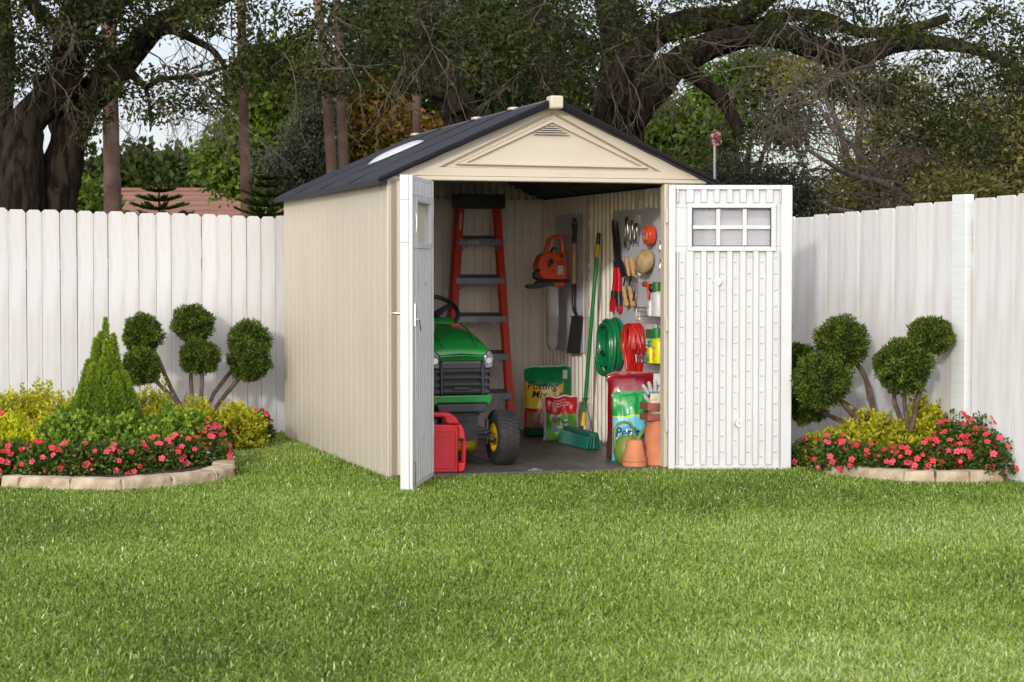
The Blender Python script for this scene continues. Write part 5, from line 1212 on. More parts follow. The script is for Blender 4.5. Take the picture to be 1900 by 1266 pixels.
# impatiens
def bloom_mesh(name, col, s=.0195):
    mb = MB()
    for k in range(5):
        a = k*2*math.pi/5+.15; ca, sa = math.cos(a), math.sin(a); ta, tb = -sa, ca
        def Q(r_, w_, z): return (ca*r_+ta*w_, sa*r_+tb*w_, z)
        mb.add([Q(.001, 0, 0), Q(s*.55, -s*.42, .002), Q(s*.98, -s*.26, .0), Q(s*1.0, s*.26, .001), Q(s*.55, s*.42, .003)], [(0, 1, 2, 3, 4)])
    o = obj('bloom', mb, col, None, smooth=False); C.objects.unlink(o); return o.data
petal = [M('petal_coral', (.74, .06, .07), (.60, .03, .04), sc=60, rough=.5, trans=.25), M('petal_pink', (.76, .10, .14), (.66, .05, .09), sc=60, rough=.5, trans=.25), M('petal_red', (.62, .012, .03), (.45, .008, .02), sc=60, rough=.5, trans=.2)]
BM = [bloom_mesh('b', m_) for m_ in petal]; lil = bloom_mesh('v', M('petal_lilac', (.50, .30, .70), (.62, .48, .78), sc=60, rough=.5), .02)
def impatiens(label, X, Y, r=.13, h=.19, nb=11, group='pink impatiens in the left flower bed', z0=.045, meshes=BM, name='impatiens'):
    t = thing(name, label, 'impatiens' if meshes is BM else 'flower', (X, Y, z0), 'w', group)
    n = 1000; th = rng.random(n)*2*np.pi; el = np.arcsin(rng.random(n)); rr = .55+.5*rng.random(n)
    d = np.stack([np.cos(el)*np.cos(th), np.cos(el)*np.sin(th), np.sin(el)], 1)
    P = np.array((X, Y, z0))+d*rr[:, None]*np.array((r*1.1, r*1.1, h*.93)); P[:, 2] = np.maximum(P[:, 2], .02)
    D = d*.6+rng.normal(size=(n, 3))*.5+np.array((0, -.1, -.1)); leaves('foliage', P, D, .022+.016*rng.random(n), .019, rng.random(n)*.8, L_imp, t, (X, Y, z0), wide=.5)
    for k in range(int(nb*1.6)):
        a = random.uniform(-math.pi, 0) if random.random() < .8 else random.uniform(0, math.pi)
        e = math.asin(random.random()**.75*.97); dv = Vector((math.cos(e)*math.cos(a), math.cos(e)*math.sin(a), math.sin(e)))
        b = bpy.data.objects.new('bloom', random.choices(meshes, [.5, .3, .2][:len(meshes)])[0]); C.objects.link(b); b.parent = t
        b.location = Vector((dv.x*r*1.18, dv.y*r*1.18, dv.z*h*1.03+.004)); nrm = (dv*.8+Vector((random.uniform(-.3, .3), -.55, .35))).normalized()
        b.rotation_euler = nrm.to_track_quat('Z', 'Y').to_euler(); s_ = random.choice([.5, .8, .95, 1.05, 1.15, 1.25]); b.scale = (s_, s_, s_)
    return t
Lx = [(-75, 866, 'outside the left picture edge'), (-22, 866, 'cut by the left picture edge'), (30, 862, 'at the far left front, blooms thick and pale'), (80, 868, 'left of the purple flowers'), (134, 868, 'right of the purple flowers, mostly leaves'), (186, 866, 'below the conifer, with blooms low at the curb'), (238, 864, 'left of the middle of the curb'), (290, 858, 'with the widest pink patch, under the right green shrub'), (340, 852, 'two plants before the rounded curb corner'), (384, 846, 'just inside the rounded curb corner')]
for i, (px, py, l) in enumerate(Lx):
    g = gnd(px, py+26); dense = (5, 15, 15, 11, 5, 11, 9, 18, 17, 17)[i]
    impatiens('pink impatiens '+l, g[0], g[1]-.01, .15, .205, dense)
for px, py, l in ((404, 830, 'behind the curb corner, nearest the lawn'), (395, 812, 'uppermost one above the curb corner')):
    g = gnd(px-8, py+28); impatiens('pink impatiens '+l, g[0], g[1], .11, .19, 13)
for px, py, Y, l in ((392, 792, 14.3, 'left one under the golden shrub by the fence'), (432, 786, 14.45, 'middle one under the golden shrub by the fence'), (476, 776, 14.9, 'closest to the shed wall')):
    p = at(px, py, Y); impatiens('red-pink impatiens '+l, p[0], Y, .12, max(.12, p[2]+.02), 10, group='pink impatiens at the back of the left bed')
p = at(22, 776, 13.3); impatiens('red impatiens peeping out behind the lime-yellow shrub at the left edge', p[0], 13.3, .14, p[2]+.01, 9, group='pink impatiens at the back of the left bed')
g = gnd(106, 890); impatiens('lilac flowers low at the curb of the left bed', g[0]+.0, g[1]+.0, .07, .085, 6, group=None, meshes=[lil], name='lilac_flower')
g = gnd(382, 876); impatiens('small lilac flowers near the rounded right corner of the left bed', g[0], g[1], .05, .09, 3, group=None, meshes=[lil], name='lilac_flower')
GR = 'pink impatiens in the right flower bed'
for i, (px, py, Y, l, nb) in enumerate(((1500, 838, 12.98, 'half hidden at the end next to the open door', 7), (1548, 832, 12.55, 'in front of the low lime-green shrub', 14), (1598, 846, 12.42, 'second from the open door end of the front row', 8), (1642, 852, 12.35, 'under the middle of the yellow-green shrub', 8),
        (1688, 846, 12.33, 'at the centre front with large blooms', 12), (1733, 838, 12.32, 'with a dense cluster right of the centre', 14), (1778, 838, 12.30, 'in the front row above the second stone from the fence', 13), (1822, 842, 12.28, 'in the front row last but one before the fence', 10), (1848, 826, 12.22, 'furthest right, touching the fence', 9),
        (1765, 806, 12.45, 'in the second row right of the yellow-green shrub', 13), (1806, 806, 12.36, 'in the second row nearest the fence', 13), (1772, 782, 12.52, 'highest of all, against the fence', 10), (1820, 790, 12.34, 'high on the right, touching the fence boards', 8))):
    Y = min(Y+.10, fenceY(px)-.09); p = at(px, py-18, Y); impatiens('pink impatiens '+l, p[0], Y, .135, max(.14, p[2]-.02), nb, group=GR)

# ------------------------------------------------------------------ BACKGROUND
def limb(mb, pts, Y, n=10, jit=.10):
    """pts: (px, py, radius px[, Y]); smooth curve through them"""
    P = [(Vector(at(p[0], p[1], p[3] if len(p) > 3 else Y)), p[2]*(p[3] if len(p) > 3 else Y)/F) for p in pts]
    out, rs = [], []
    for i in range(len(P)-1):
        p0 = P[max(i-1, 0)][0]; p1 = P[i][0]; p2 = P[i+1][0]; p3 = P[min(i+2, len(P)-1)][0]
        for k in range(6):
            t = k/6; q = .5*((2*p1)+(p2-p0)*t+(2*p0-5*p1+4*p2-p3)*t*t+(3*p1-p0-3*p2+p3)*t**3); r_ = P[i][1]+(P[i+1][1]-P[i][1])*t
            out.append(q+Vector((noise.noise(q*1.3), noise.noise(q*1.3+Vector((5, 0, 0))), noise.noise(q*1.3+Vector((0, 7, 0)))))*r_*.35); rs.append(r_*(1+.14*noise.noise(q*3)))
    out.append(P[-1][0]); rs.append(P[-1][1]); mb.tube(out, rs, n, jit=jit); return out
def twig(mb, p, d, ln, r, depth=2):
    pts = [Vector(p)]; d = Vector(d).normalized(); n = 6
    for k in range(n):
        d = (d+Vector((random.uniform(-.3, .3), random.uniform(-.3, .3), random.uniform(-.28, .18)))).normalized(); pts.append(pts[-1]+d*ln/n)
        if depth > 0 and k > 0 and random.random() < .75: twig(mb, pts[-1], d+Vector((random.uniform(-1, 1), random.uniform(-.6, .6), random.uniform(-.9, .5))), ln*.55, r*.6, depth-1)
    mb.tube(pts, [r*(1-.75*k/n) for k in range(n+1)], 4)
def blob(px, py, rx, ry, Y, dep=None):
    rxm = rx*Y/F; return (at(px, py, Y), (rxm, dep or max(rxm*.8, .5), ry*Y/F))
def crown(t, blobs, n, ll, lw, mat, clump=.16, per=28, droop=-.2, shift=0., name='crown'):
    P, tn = crown_points(blobs, n, clump, per); D = rng.normal(size=(len(P), 3))+np.array((0, 0, droop))
    tn = np.clip(tn+shift, 0, 1); sz = ll*(.7+.6*rng.random(len(P)))
    leaves(name, P, D, sz, sz*lw/ll, tn, mat, t, tuple(t.location))
def base(px, Y): p = at(px, 500, Y); return (p[0], Y, 0)
# left live oak
t = thing('live_oak', 'old dark live oak with forked twisting trunks at the left edge beyond the fence', 'tree', base(70, 21), 'w')
mb = MB()
limb(mb, [(30, 720, 52), (30, 400, 44), (40, 290, 42), (50, 225, 34), (85, 185, 33), (118, 135, 32), (128, 80, 34), (150, 20, 36), (160, -60, 34)], 21, 14)
limb(mb, [(100, 720, 58), (100, 400, 44), (110, 330, 42), (130, 260, 33), (152, 200, 33), (190, 150, 34), (235, 110, 26), (280, 60, 22), (330, 25, 18), (400, 0, 16), (470, -40, 14)], 21.3, 14)
limb(mb, [(88, 340, 20), (70, 312, 18), (52, 270, 16)], 21.4, 10)
limb(mb, [(118, 270, 17), (100, 215, 16), (88, 190, 13), (70, 140, 12)], 22.5, 10)
limb(mb, [(-5, 420, 30), (0, 300, 30), (2, 200, 26), (0, 100, 28), (-10, 0, 30)], 23, 12)
limb(mb, [(240, 110, 14), (262, 85, 11), (290, 62, 10), (320, 55, 9), (360, 75, 7), (395, 95, 6), (420, 128, 4)], 20.8, 8)
limb(mb, [(190, 150, 12), (240, 140, 7), (272, 160, 6), (300, 148, 5), (370, 140, 4), (440, 118, 3)], 20.6, 8)
limb(mb, [(240, 128, 8), (262, 150, 5), (276, 180, 4), (280, 230, 2.5), (278, 245, 1.2)], 20.5, 6)
limb(mb, [(150, 40, 16), (200, 20, 14), (250, -20, 12)], 20.5, 8); limb(mb, [(130, 80, 15), (90, 40, 13), (50, 0, 12)], 20.8, 8)
obj('trunk', mb, bark, t, ang=80)
mb = MB(); Yt = 19.6
for (x, y, dx, dz) in [(60, 0, .3, -1), (110, 20, .8, -.5), (170, 5, 1, -.4), (210, 60, -.5, -1), (250, 90, 1, -.3), (300, 20, .5, -1), (330, 50, 1, -.2), (370, 0, .2, -1), (400, 60, .7, -.5), (300, 120, 1, -.1), (200, 120, .8, -.5), (20, 60, .6, -.4), (90, 90, -.5, -.7), (350, 130, .8, .2), (430, 10, .3, -1), (270, 180, .6, -.3), (300, 150, 1, -.4), (240, 30, -.3, -1), (140, 90, .2, -1), (395, 100, .4, -.8)]:
    twig(mb, at(x, y, Yt+random.random()*2), (dx, random.uniform(-.4, .4), dz), random.uniform(.5, 1.0), .010, 3)
obj('twigs', mb, twigm, t)
crown(t, [blob(40, 30, 110, 60, 20), blob(170, 35, 110, 55, 20), blob(300, 20, 110, 45, 20), blob(130, 100, 70, 40, 21), blob(205, 105, 40, 35, 20.5), blob(235, 165, 26, 28, 20.5), blob(410, 30, 80, 42, 19.5), blob(70, 130, 60, 40, 21.5), blob(-60, 80, 80, 120, 20), blob(150, -80, 300, 90, 20)], 15500, .065, .028, L_oak, clump=.15)
crown(t, [blob(340, 160, 75, 35, 20.5), blob(290, 200, 55, 30, 20.5), blob(370, 195, 45, 18, 20.5), blob(180, 225, 25, 35, 21), blob(165, 260, 15, 20, 21), blob(30, 130, 30, 60, 20.5), blob(420, 150, 40, 40, 20.2), blob(120, 190, 15, 20, 21)], 2600, .06, .026, L_oak, clump=.17, per=16, name='crown_fringe')

# palm trunks
def palm(label, pts, Y, top=7.5):
    t = thing('palm_tree', label, 'palm', base(pts[0][0], Y), 'w', 'bare reddish palm trunks beyond the fence')
    mb = MB(); P = [(Vector(at(x, y, Y)), r_*Y/F) for x, y, r_ in pts]; lo = P[0]; P = [(Vector((lo[0].x, Y, 0)), lo[1]*1.15)]+P
    d = (P[-1][0]-P[-2][0]).normalized(); 
    if P[-1][0].z < top: P.append((P[-1][0]+d*(top-P[-1][0].z), P[-1][1]*.9))
    pts2, rs = [], []
    for i in range(len(P)-1):
        m_ = max(2, int((P[i+1][0]-P[i][0]).length/.12))
        for k in range(m_): q = P[i][0].lerp(P[i+1][0], k/m_); pts2.append(q); rs.append((P[i][1]+(P[i+1][1]-P[i][1])*k/m_)*(1+.05*noise.noise(q*2.5)+(.03 if k % 2 else 0)))
    pts2.append(P[-1][0]); rs.append(P[-1][1]); mb.tube(pts2, rs, 14, jit=.05); obj('trunk', mb, palmbark, t, ang=80)
    top_ = pts2[-1]; Pn, Dn = [], []
    for k in range(13):
        a = k*2.4; l = 1.6; 
        for j in range(46):
            f = j/45; q = top_+Vector((math.cos(a)*l*f, math.sin(a)*l*f, .8*math.sin(f*2.2)-.9*f*f)); tang = Vector((math.cos(a), math.sin(a), .5-1.6*f)); sd = Vector((-math.sin(a), math.cos(a), -.5))
            for s_ in (-1, 1): Pn.append(tuple(q)); Dn.append(tuple(sd*s_+tang*.6+Vector((0, 0, -.3))))
    n = len(Pn); leaves('fronds', np.array(Pn), np.array(Dn), .42, .03, rng.random(n)*.7, L_dark, t, tuple(t.location), wide=.3)
palm('thick reddish palm trunk in front of the terracotta roof, second from the left oak', [(210, 400, 17), (207, 300, 15), (205, 200, 14.5), (203, 100, 14), (202, 0, 13)], 24)
palm('slender palm trunk with a rusty patch, midway between the oak and the shed', [(457, 400, 10), (455, 300, 10), (452, 200, 9), (450, 100, 8.5), (447, 0, 8)], 23)
palm('left one of the twin palm trunks right behind the shed roof', [(616, 330, 9.5), (611, 240, 10), (605, 160, 8.5), (597, 60, 8), (589, 0, 8)], 24.5)
palm('right one of the twin palm trunks right behind the shed roof', [(638, 320, 9.5), (635, 230, 9.5), (632, 160, 9), (628, 60, 8), (625, 0, 8)], 24)
palm('thin pale palm trunk beside the dark oak limb above the roof ridge', [(773, 260, 7.5), (773, 170, 8), (771, 60, 8), (770, 0, 8)], 26)

# houses
def house(label, x0, x1, ytop, Y, slope=35, ex=0):
    a = at(x0, ytop, Y); b = at(x1, ytop, Y); t = thing('neighbour_house', label, 'house', ((a[0]+b[0])/2, Y, 0), 'w'); zr0 = a[2]; ze = 2.3
    run = (zr0-ze)*1.9; mb = MB(); mb.box(a[0]-run*.4, b[0]+run*.4, Y-run*.9, Y+run*.9, 0, ze-.02); obj('wall', mb, M('stucco', (.55, .48, .38), (.5, .43, .34), rough=.9), t, smooth=False)
    mb = MB(); e = run; vs = [(a[0]-e, Y-e, ze), (b[0]+e, Y-e, ze), (b[0]+e, Y+e, ze), (a[0]-e, Y+e, ze), (a[0], Y, zr0), (b[0], Y, zr0)]; mb.add(vs, [(0, 1, 5, 4), (1, 2, 5), (2, 3, 4, 5), (3, 0, 4), (3, 2, 1, 0)])
    rt = M('roof_tile', (.25, .125, .095), (.20, .095, .07), sc=3, rough=.85, bump=1., bsc=8, st=(.6, 3, 3), det=6); obj('roof', mb, rt, t, smooth=False)
    mb = MB(); n = int((zr0-ze)/.14)
    for k in range(1, n):
        f = k/n; mb.bar((a[0]-e*(1-f), Y-e*(1-f)-.02, ze+(zr0-ze)*f), (b[0]+e*(1-f), Y-e*(1-f)-.02, ze+(zr0-ze)*f), .05, .03)
    mb.bar((a[0], Y, zr0+.02), (b[0], Y, zr0+.02), .2, .09); obj('tile_courses', mb, rt, t, smooth=False)
    mb = MB(); mb.box(a[0], a[0]+1.2, Y-run*.9-.03, Y-run*.9, 1.0, 2.0); obj('window', mb, M('dark_glass', (.05, .06, .07), rough=.1), t)
house('neighbouring house with a low terracotta tile roof above the left fence', 200, 540, 353, 58)
house('neighbouring house whose orange-red roof shows through branches at right', 1655, 1700, 352, 52)

# small star-shaped Norfolk pines
def norfolk(label, px, tiers, Y, ytop):
    t = thing('norfolk_pine', label, 'pine', base(px, Y), 'w'); mb = MB(); tp = at(px, ytop, Y); mb.tube([(tp[0], Y, 0), tp], [.03, .008], 8); obj('trunk', mb, bark, t)
    Pn, Dn = [], []
    for (py, hw) in tiers:
        c = at(px, py, Y); r_ = hw*Y/F
        for k in range(9):
            a = k*.698+py
            for j in range(60):
                f = (j+random.random())/60; q = Vector(c)+Vector((math.cos(a)*r_*f, math.sin(a)*r_*f, .22*r_*f*f+.02)); sd = Vector((-math.sin(a), math.cos(a), 0))
                for s_ in (-1, 1): Pn.append(tuple(q)); Dn.append(tuple(sd*s_*.6+Vector((math.cos(a), math.sin(a), .7))+Vector((random.uniform(-.3, .3), random.uniform(-.3, .3), random.uniform(-.5, .3)))))
    n = len(Pn); leaves('crown', np.array(Pn), np.array(Dn), .055, .014, rng.random(n)*.8, L_dark, t, tuple(t.location))
norfolk('small star-shaped pine top above the fence in front of the terracotta roof', 295, [(361, 26), (378, 38), (394, 50), (412, 60), (440, 70)], 20, 350)
norfolk('dark star-shaped pine top touching the shed roof corner', 497, [(338, 22), (352, 32), (370, 45), (388, 52), (405, 60), (430, 70)], 20.5, 325)
palmetto = None

def tree(label, px, Y, blobs, n, ll, lw, mat, name='tree', stem=None, cat='tree', group=None, tw=0, shift=0., clump=.2, per=28, twc=None, tr=.10):
    t = thing(name, label, cat, base(px, Y), 'w', group); mb = MB(); b0 = Vector(t.location)
    zt = max(b[0][2] for b in blobs); mb.tube([b0, b0+Vector((.1, 0, zt*.4)), b0+Vector((-.05, .1, zt*.75)), b0+Vector((.0, 0, zt))], [tr, tr*.8, tr*.5, tr*.2], 9, jit=.1)
    for b in blobs:
        for k in range(2): mb.tube([b0+Vector((0, 0, zt*random.uniform(.3, .5))), (b0+Vector((0, 0, zt*.6))).lerp(Vector(b[0]), .5), Vector(b[0])+Vector((random.uniform(-.5, .5)*b[1][0], 0, random.uniform(-.3, .6)*b[1][2]))], [tr*.5, tr*.35, tr*.12], 6, jit=.1)
    obj('trunk', mb, bark if twc is None else twigm, t, ang=80)
    if tw:
        mb = MB()
        for k in range(tw):
            b = random.choice(blobs); d = Vector(in_ball(1)[0]); p = Vector(b[0])+Vector((d.x*b[1][0], d.y*b[1][1], d.z*b[1][2])); twig(mb, p, (random.uniform(-1, 1), random.uniform(-.3, .3), random.uniform(-.5, 1)), random.uniform(.8, 1.8), .012*Y/25, 2)
        obj('twigs', mb, twigm, t)
    crown(t, blobs, n, ll, lw, mat, clump, per, shift=shift)
    return t
tree('round dark green tree behind the terracotta roof', 270, 75, [blob(200, 335, 60, 40, 75), blob(270, 322, 70, 42, 75), blob(340, 325, 60, 36, 75), blob(330, 350, 90, 30, 75)], 9000, .32, .2, L_dark, clump=.45)
tree('pale green bush mass at the foot of the left oak above the fence', 150, 40, [blob(140, 375, 50, 35, 40), blob(110, 350, 30, 30, 42), blob(165, 390, 50, 30, 40), blob(20, 380, 60, 40, 42)], 5000, .16, .08, L_mid, clump=.3, shift=-.15)
tree('bright green leafy tree left of the shed roof', 470, 31, [blob(430, 300, 50, 60, 31), blob(490, 180, 60, 80, 31), blob(480, 270, 70, 80, 31), blob(540, 130, 55, 60, 31.5), blob(545, 220, 55, 90, 31.5), blob(520, 330, 60, 50, 31)], 22000, .12, .06, L_mid, clump=.25)
tree('grey-green bushy tree between the bright green tree and the twin palms', 570, 28, [blob(575, 270, 45, 60, 28), blob(545, 320, 60, 45, 28), blob(590, 200, 30, 50, 28)], 10000, .07, .03, L_grey, clump=.22)
tree('tree with rusty orange leaves right of the twin palms', 690, 33, [blob(690, 230, 60, 60, 33), blob(650, 300, 35, 40, 33), blob(730, 270, 50, 50, 33), blob(700, 180, 60, 30, 33), blob(780, 250, 40, 30, 33)], 13000, .11, .055, L_orange, clump=.25)
tree('dark evergreen tree filling the gap above the shed ridge', 860, 36, [blob(700, 120, 90, 60, 36), blob(820, 150, 110, 80, 36), blob(930, 170, 100, 70, 36), blob(1040, 190, 80, 70, 36), blob(900, 60, 150, 70, 36.5), blob(720, 40, 100, 60, 37), blob(1020, 100, 80, 70, 36)], 30000, .13, .07, L_dark, clump=.3, shift=-.15)
tree('olive green tree behind the right slope of the shed roof', 1200, 30, [blob(1170, 270, 70, 60, 30), blob(1240, 240, 70, 60, 30), blob(1290, 300, 70, 60, 30), blob(1230, 330, 110, 50, 30), blob(1310, 240, 45, 35, 30)], 17000, .11, .055, L_mid, clump=.25, shift=-.22)
tree('dark hedge-like bush behind the top corner of the right door', 1390, 26, [blob(1370, 340, 70, 45, 26), blob(1450, 350, 60, 40, 26), blob(1420, 390, 110, 50, 26)], 9000, .07, .03, L_grey, clump=.2, shift=-.15)
tree('airy olive tree with bare twigs above the middle of the right fence', 1600, 29, [blob(1680, 250, 110, 70, 29), blob(1760, 310, 110, 60, 29), blob(1640, 330, 110, 40, 29), blob(1560, 370, 110, 35, 28.5), blob(1520, 140, 90, 40, 30), blob(1650, 180, 100, 50, 30)], 15000, .085, .035, L_olive, tw=75, clump=.28, per=14, twc=1, tr=.12)
tree('brown-green tangled tree at the right edge behind the fence', 1840, 27, [blob(1850, 250, 90, 90, 27), blob(1880, 340, 90, 60, 27), blob(1780, 360, 90, 40, 26.5), blob(1960, 200, 100, 150, 27)], 15000, .085, .035, L_olive, tw=70, clump=.25, per=16, shift=-.12, twc=1)
tree('thin feathery tree showing sky between its leaves right of the oak trunk', 1370, 31, [blob(1350, 170, 70, 50, 31), blob(1420, 130, 70, 40, 31), blob(1330, 230, 60, 40, 31), blob(1460, 230, 50, 50, 31)], 9500, .09, .045, L_mid, tw=20, clump=.25, per=14, shift=-.2)
# extra curving pale branches of the airy tree
t = thing('bare_branch_tree', 'grey curving bare branches reaching over the right fence', 'tree', base(1720, 27.5), 'w'); mb = MB()
limb(mb, [(1760, 700, 9), (1745, 400, 8), (1700, 380, 7), (1640, 340, 6), (1570, 320, 5), (1510, 285, 4), (1495, 275, 2)], 27.5, 8)
limb(mb, [(1640, 340, 5), (1580, 270, 4), (1540, 235, 3.5), (1520, 200, 2.5), (1480, 190, 1.5)], 27.6, 6); limb(mb, [(1545, 240, 3), (1570, 215, 2), (1600, 200, 1)], 27.6, 6)
limb(mb, [(1600, 400, 6), (1540, 385, 5), (1500, 365, 4), (1470, 340, 2)], 27, 6); limb(mb, [(1740, 400, 5), (1755, 340, 4), (1740, 290, 3), (1775, 240, 1.5)], 27.2, 6)
for k in range(34):
    twig(mb, at(random.choice([1560, 1620, 1680, 1740, 1800, 1500, 1450]), random.randint(230, 380), 27+random.random()), (random.uniform(-1, .6), 0, random.uniform(-.1, 1)), random.uniform(.8, 1.6), .011, 2)
obj('trunk', mb, twigm, t)

# big right oak
t = thing('live_oak', 'huge dark live oak behind the shed with a limb sweeping to the right', 'tree', base(1150, 22), 'w')
mb = MB()
limb(mb, [(1130, 700, 80), (1135, 300, 55), (1145, 230, 52), (1165, 170, 56), (1165, 110, 50), (1150, 60, 40), (1140, 0, 36), (1130, -80, 34)], 22, 18)
limb(mb, [(1150, 220, 45), (1195, 180, 36), (1240, 130, 30), (1290, 100, 26), (1340, 78, 25), (1400, 62, 23), (1450, 62, 24), (1500, 85, 24), (1550, 104, 22), (1600, 100, 20), (1660, 84, 17), (1720, 78, 14), (1800, 90, 10), (1880, 120, 7)], 21.7, 14)
limb(mb, [(1265, 125, 14), (1300, 150, 15), (1335, 180, 14), (1358, 215, 13), (1370, 245, 11), (1366, 258, 6)], 21.2, 10)
limb(mb, [(1160, 110, 30), (1230, 60, 26), (1300, 40, 24), (1360, 30, 22), (1410, 0, 20), (1450, -40, 18)], 22.2, 12)
limb(mb, [(1340, 78, 12), (1420, 40, 12), (1480, 28, 12), (1540, 35, 11), (1600, 60, 11), (1680, 55, 10), (1760, 30, 9)], 22.4, 10)
limb(mb, [(870, 700, 36), (860, 260, 34), (845, 200, 34), (810, 150, 32), (785, 90, 30), (770, 20, 28), (760, -60, 26)], 24, 14)
limb(mb, [(850, 210, 20), (830, 180, 16), (780, 165, 10), (740, 160, 6)], 23.8, 8)
limb(mb, [(1060, 700, 28), (1040, 240, 28), (1010, 150, 26), (1000, 60, 24), (980, 0, 20)], 25, 12)
obj('trunk', mb, bark, t, ang=80)
mb = MB()
for k in range(85):
    x = random.choice([random.uniform(480, 1300), random.uniform(1400, 1900)]); twig(mb, at(x, random.uniform(-20, 130), 19.3+random.random()*2), (random.uniform(-.8, .8), random.uniform(-.3, .3), random.uniform(-1, .1)), random.uniform(.4, .95), .008, 2)
obj('twigs', mb, twigm, t)
crown(t, [blob(520, 40, 70, 60, 20), blob(600, 60, 80, 60, 20), blob(690, 40, 90, 60, 20), blob(790, 60, 100, 70, 20), blob(900, 70, 100, 80, 19.5), blob(1000, 90, 90, 70, 19.5), blob(1080, 60, 70, 60, 20), blob(1150, 30, 90, 45, 19.7), blob(1220, 60, 80, 50, 20), blob(1290, 20, 100, 40, 20), blob(1420, 15, 90, 30, 20), blob(1530, 30, 90, 35, 20), blob(1640, 40, 100, 50, 20), blob(1740, 70, 110, 70, 19.5), blob(1850, 70, 100, 80, 19.5), blob(1940, 100, 100, 110, 20), blob(1830, 150, 80, 40, 20), blob(1900, 180, 50, 50, 20),
          blob(960, 170, 60, 40, 20), blob(760, 130, 90, 50, 21), blob(650, 130, 60, 40, 21), blob(1240, 130, 50, 25, 20.5), blob(1340, 260, 60, 30, 21), blob(1200, -90, 800, 80, 20.5)], 34000, .062, .026, L_oak, clump=.15)
crown(t, [blob(580, 140, 90, 40, 20), blob(1060, 160, 40, 50, 20), blob(1470, 60, 100, 25, 21), blob(1600, 150, 90, 50, 20.5), blob(1700, 220, 90, 60, 20.5), blob(1800, 250, 80, 60, 20), blob(480, 120, 40, 60, 20), blob(1090, 100, 40, 30, 20)], 8500, .06, .025, L_oak, clump=.16, per=16, name='crown_fringe')

# unseen branch added behind the viewer to shade the lawn before the right door
t = thing('added_shade_branch', 'unseen leafy branch added behind the viewer to cast soft shade on the lawn', 'tree', (-9, -2.5, 0), 'w'); mb = MB()
mb.tube([(-9, -2.5, 0), (-8.8, -2.4, 2.0), (-8, -2.1, 3.0), (-6, -1.6, 3.4), (-3, -1.2, 3.5), (1.2, -1.1, 3.52)], [.22, .18, .15, .11, .07, .025], 10, jit=.1); obj('trunk', mb, bark, t, ang=80)
crown(t, [((x_, -1.1+.1*math.sin(x_*2), 3.5), (.62, .42, .13)) for x_ in (-3.3, -2.5, -1.7, -.9, -.1, .7, 1.3)], 10000, .10, .055, L_oak, clump=.10, per=18)
# pole with a bunch of blooms
p = at(1327, 335, 17.5); t = thing('garden_pole', 'slim grey pole topped with a pink and white flower pinwheel behind the shed roof', 'pole', (p[0], 17.5, 0), 'w')
mb = MB(); tp = at(1326, 268, 17.5); mb.tube([(p[0], 17.5, 0), tp], .013, 10); obj('pole', mb, alum, t)
Pn = np.array([at(1329+random.gauss(0, 3.5), 258+random.gauss(0, 5), 17.5) for _ in range(110)]); leaves('petals', Pn, rng.normal(size=(110, 3)), .045, .03, rng.random(110), grad_mat('pinwheel_pink', [(0, (.30, .03, .05)), (.5, (.42, .12, .14)), (1, (.5, .42, .40))], .5, .3), t, tuple(t.location))
# ------------------------------------------------------------------ camera, light, render
cam = bpy.data.cameras.new('camera'); co = bpy.data.objects.new('camera', cam); C.objects.link(co)
cam.sensor_width = 36; cam.lens = F/1900*36; co.location = (0, 0, CH); co.rotation_euler = (math.pi/2-PIT, 0, 0); cam.clip_end = 2000; cam.clip_start = .05
cam.dof.use_dof = True; cam.dof.focus_distance = 12.8; cam.dof.aperture_fstop = 9
scn.camera = co
w = bpy.data.worlds.new('World'); scn.world = w; w.use_nodes = True; nt = w.node_tree
bg = nt.nodes['Background']; sky = nt.nodes.new('ShaderNodeTexSky'); sky.sky_type = 'NISHITA'; sky.sun_disc = False
SAZ, SEL = R(-16), R(15.5)       # azimuth left of straight behind the camera
sdir = Vector((math.sin(SAZ)*math.cos(SEL), -math.cos(SAZ)*math.cos(SEL), math.sin(SEL)))
sky.sun_elevation = SEL; sky.sun_rotation = math.atan2(sdir.x, sdir.y); sky.dust_density = 1.5; sky.air_density = 1.0; sky.ozone_density = 1.0
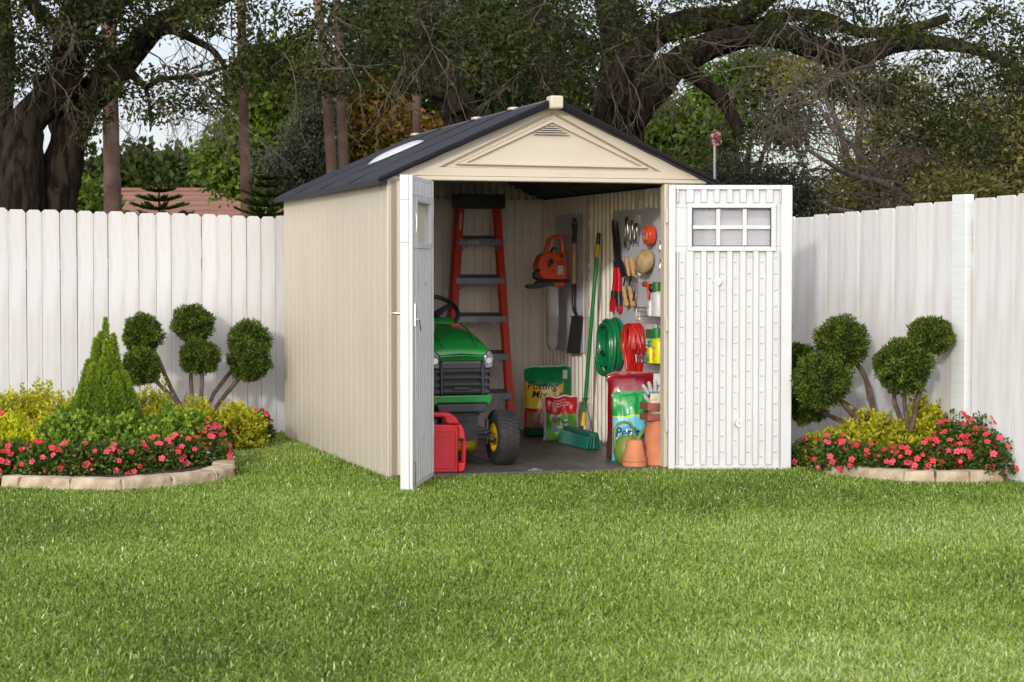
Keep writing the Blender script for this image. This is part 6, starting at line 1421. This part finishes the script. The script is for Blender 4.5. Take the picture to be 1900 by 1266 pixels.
# thin bright cloud over the blue
tc = nt.nodes.new('ShaderNodeTexCoord'); mp = nt.nodes.new('ShaderNodeMapping'); mp.inputs['Scale'].default_value = (1, 1, 3.5); nz = nt.nodes.new('ShaderNodeTexNoise'); nz.inputs['Scale'].default_value = 2.2; nz.inputs['Detail'].default_value = 7
mr = nt.nodes.new('ShaderNodeMapRange'); mr.inputs[1].default_value = .35; mr.inputs[2].default_value = .62; mr.inputs[3].default_value = .40; mr.inputs[4].default_value = .97
mx = nt.nodes.new('ShaderNodeMix'); mx.data_type = 'RGBA'; 
nd = nt.nodes.new('ShaderNodeVectorMath'); nd.operation = 'DOT_PRODUCT'; nd.inputs[1].default_value = (-.27, -.93, .26)
nr = nt.nodes.new('ShaderNodeMapRange'); nr.interpolation_type = 'SMOOTHSTEP'; nr.inputs[1].default_value = .0; nr.inputs[2].default_value = 1.; nt.links.new(tc.outputs['Generated'], nd.inputs[0]); nt.links.new(nd.outputs['Value'], nr.inputs[0])
mc = nt.nodes.new('ShaderNodeMix'); mc.data_type = 'RGBA'; mc.inputs[6].default_value = (5.0, 5.15, 5.75, 1); mc.inputs[7].default_value = (16.5, 16.6, 17.3, 1)      # cloud is brightest around the veiled sun
nt.links.new(nr.outputs[0], mc.inputs[0]); nt.links.new(mc.outputs[2], mx.inputs[7])
nt.links.new(tc.outputs['Generated'], mp.inputs[0]); nt.links.new(mp.outputs[0], nz.inputs[0]); nt.links.new(nz.outputs[0], mr.inputs[0]); nt.links.new(mr.outputs[0], mx.inputs[0])
nt.links.new(sky.outputs[0], mx.inputs[6]); nt.links.new(mx.outputs[2], bg.inputs[0]); bg.inputs[1].default_value = .13
sun = bpy.data.lights.new('sun', 'SUN'); sun.energy = 1.15; sun.angle = R(3.0); sun.color = (1, .97, .93)
so = bpy.data.objects.new('sun', sun); C.objects.link(so); so.rotation_euler = sdir.to_track_quat('Z', 'Y').to_euler()
scn.view_settings.view_transform = 'Standard'; scn.view_settings.look = 'None'; scn.view_settings.exposure = .40; scn.view_settings.gamma = 1
scn.cycles.max_bounces = 14; scn.cycles.diffuse_bounces = 8; scn.cycles.transparent_max_bounces = 8; scn.cycles.use_denoising = True
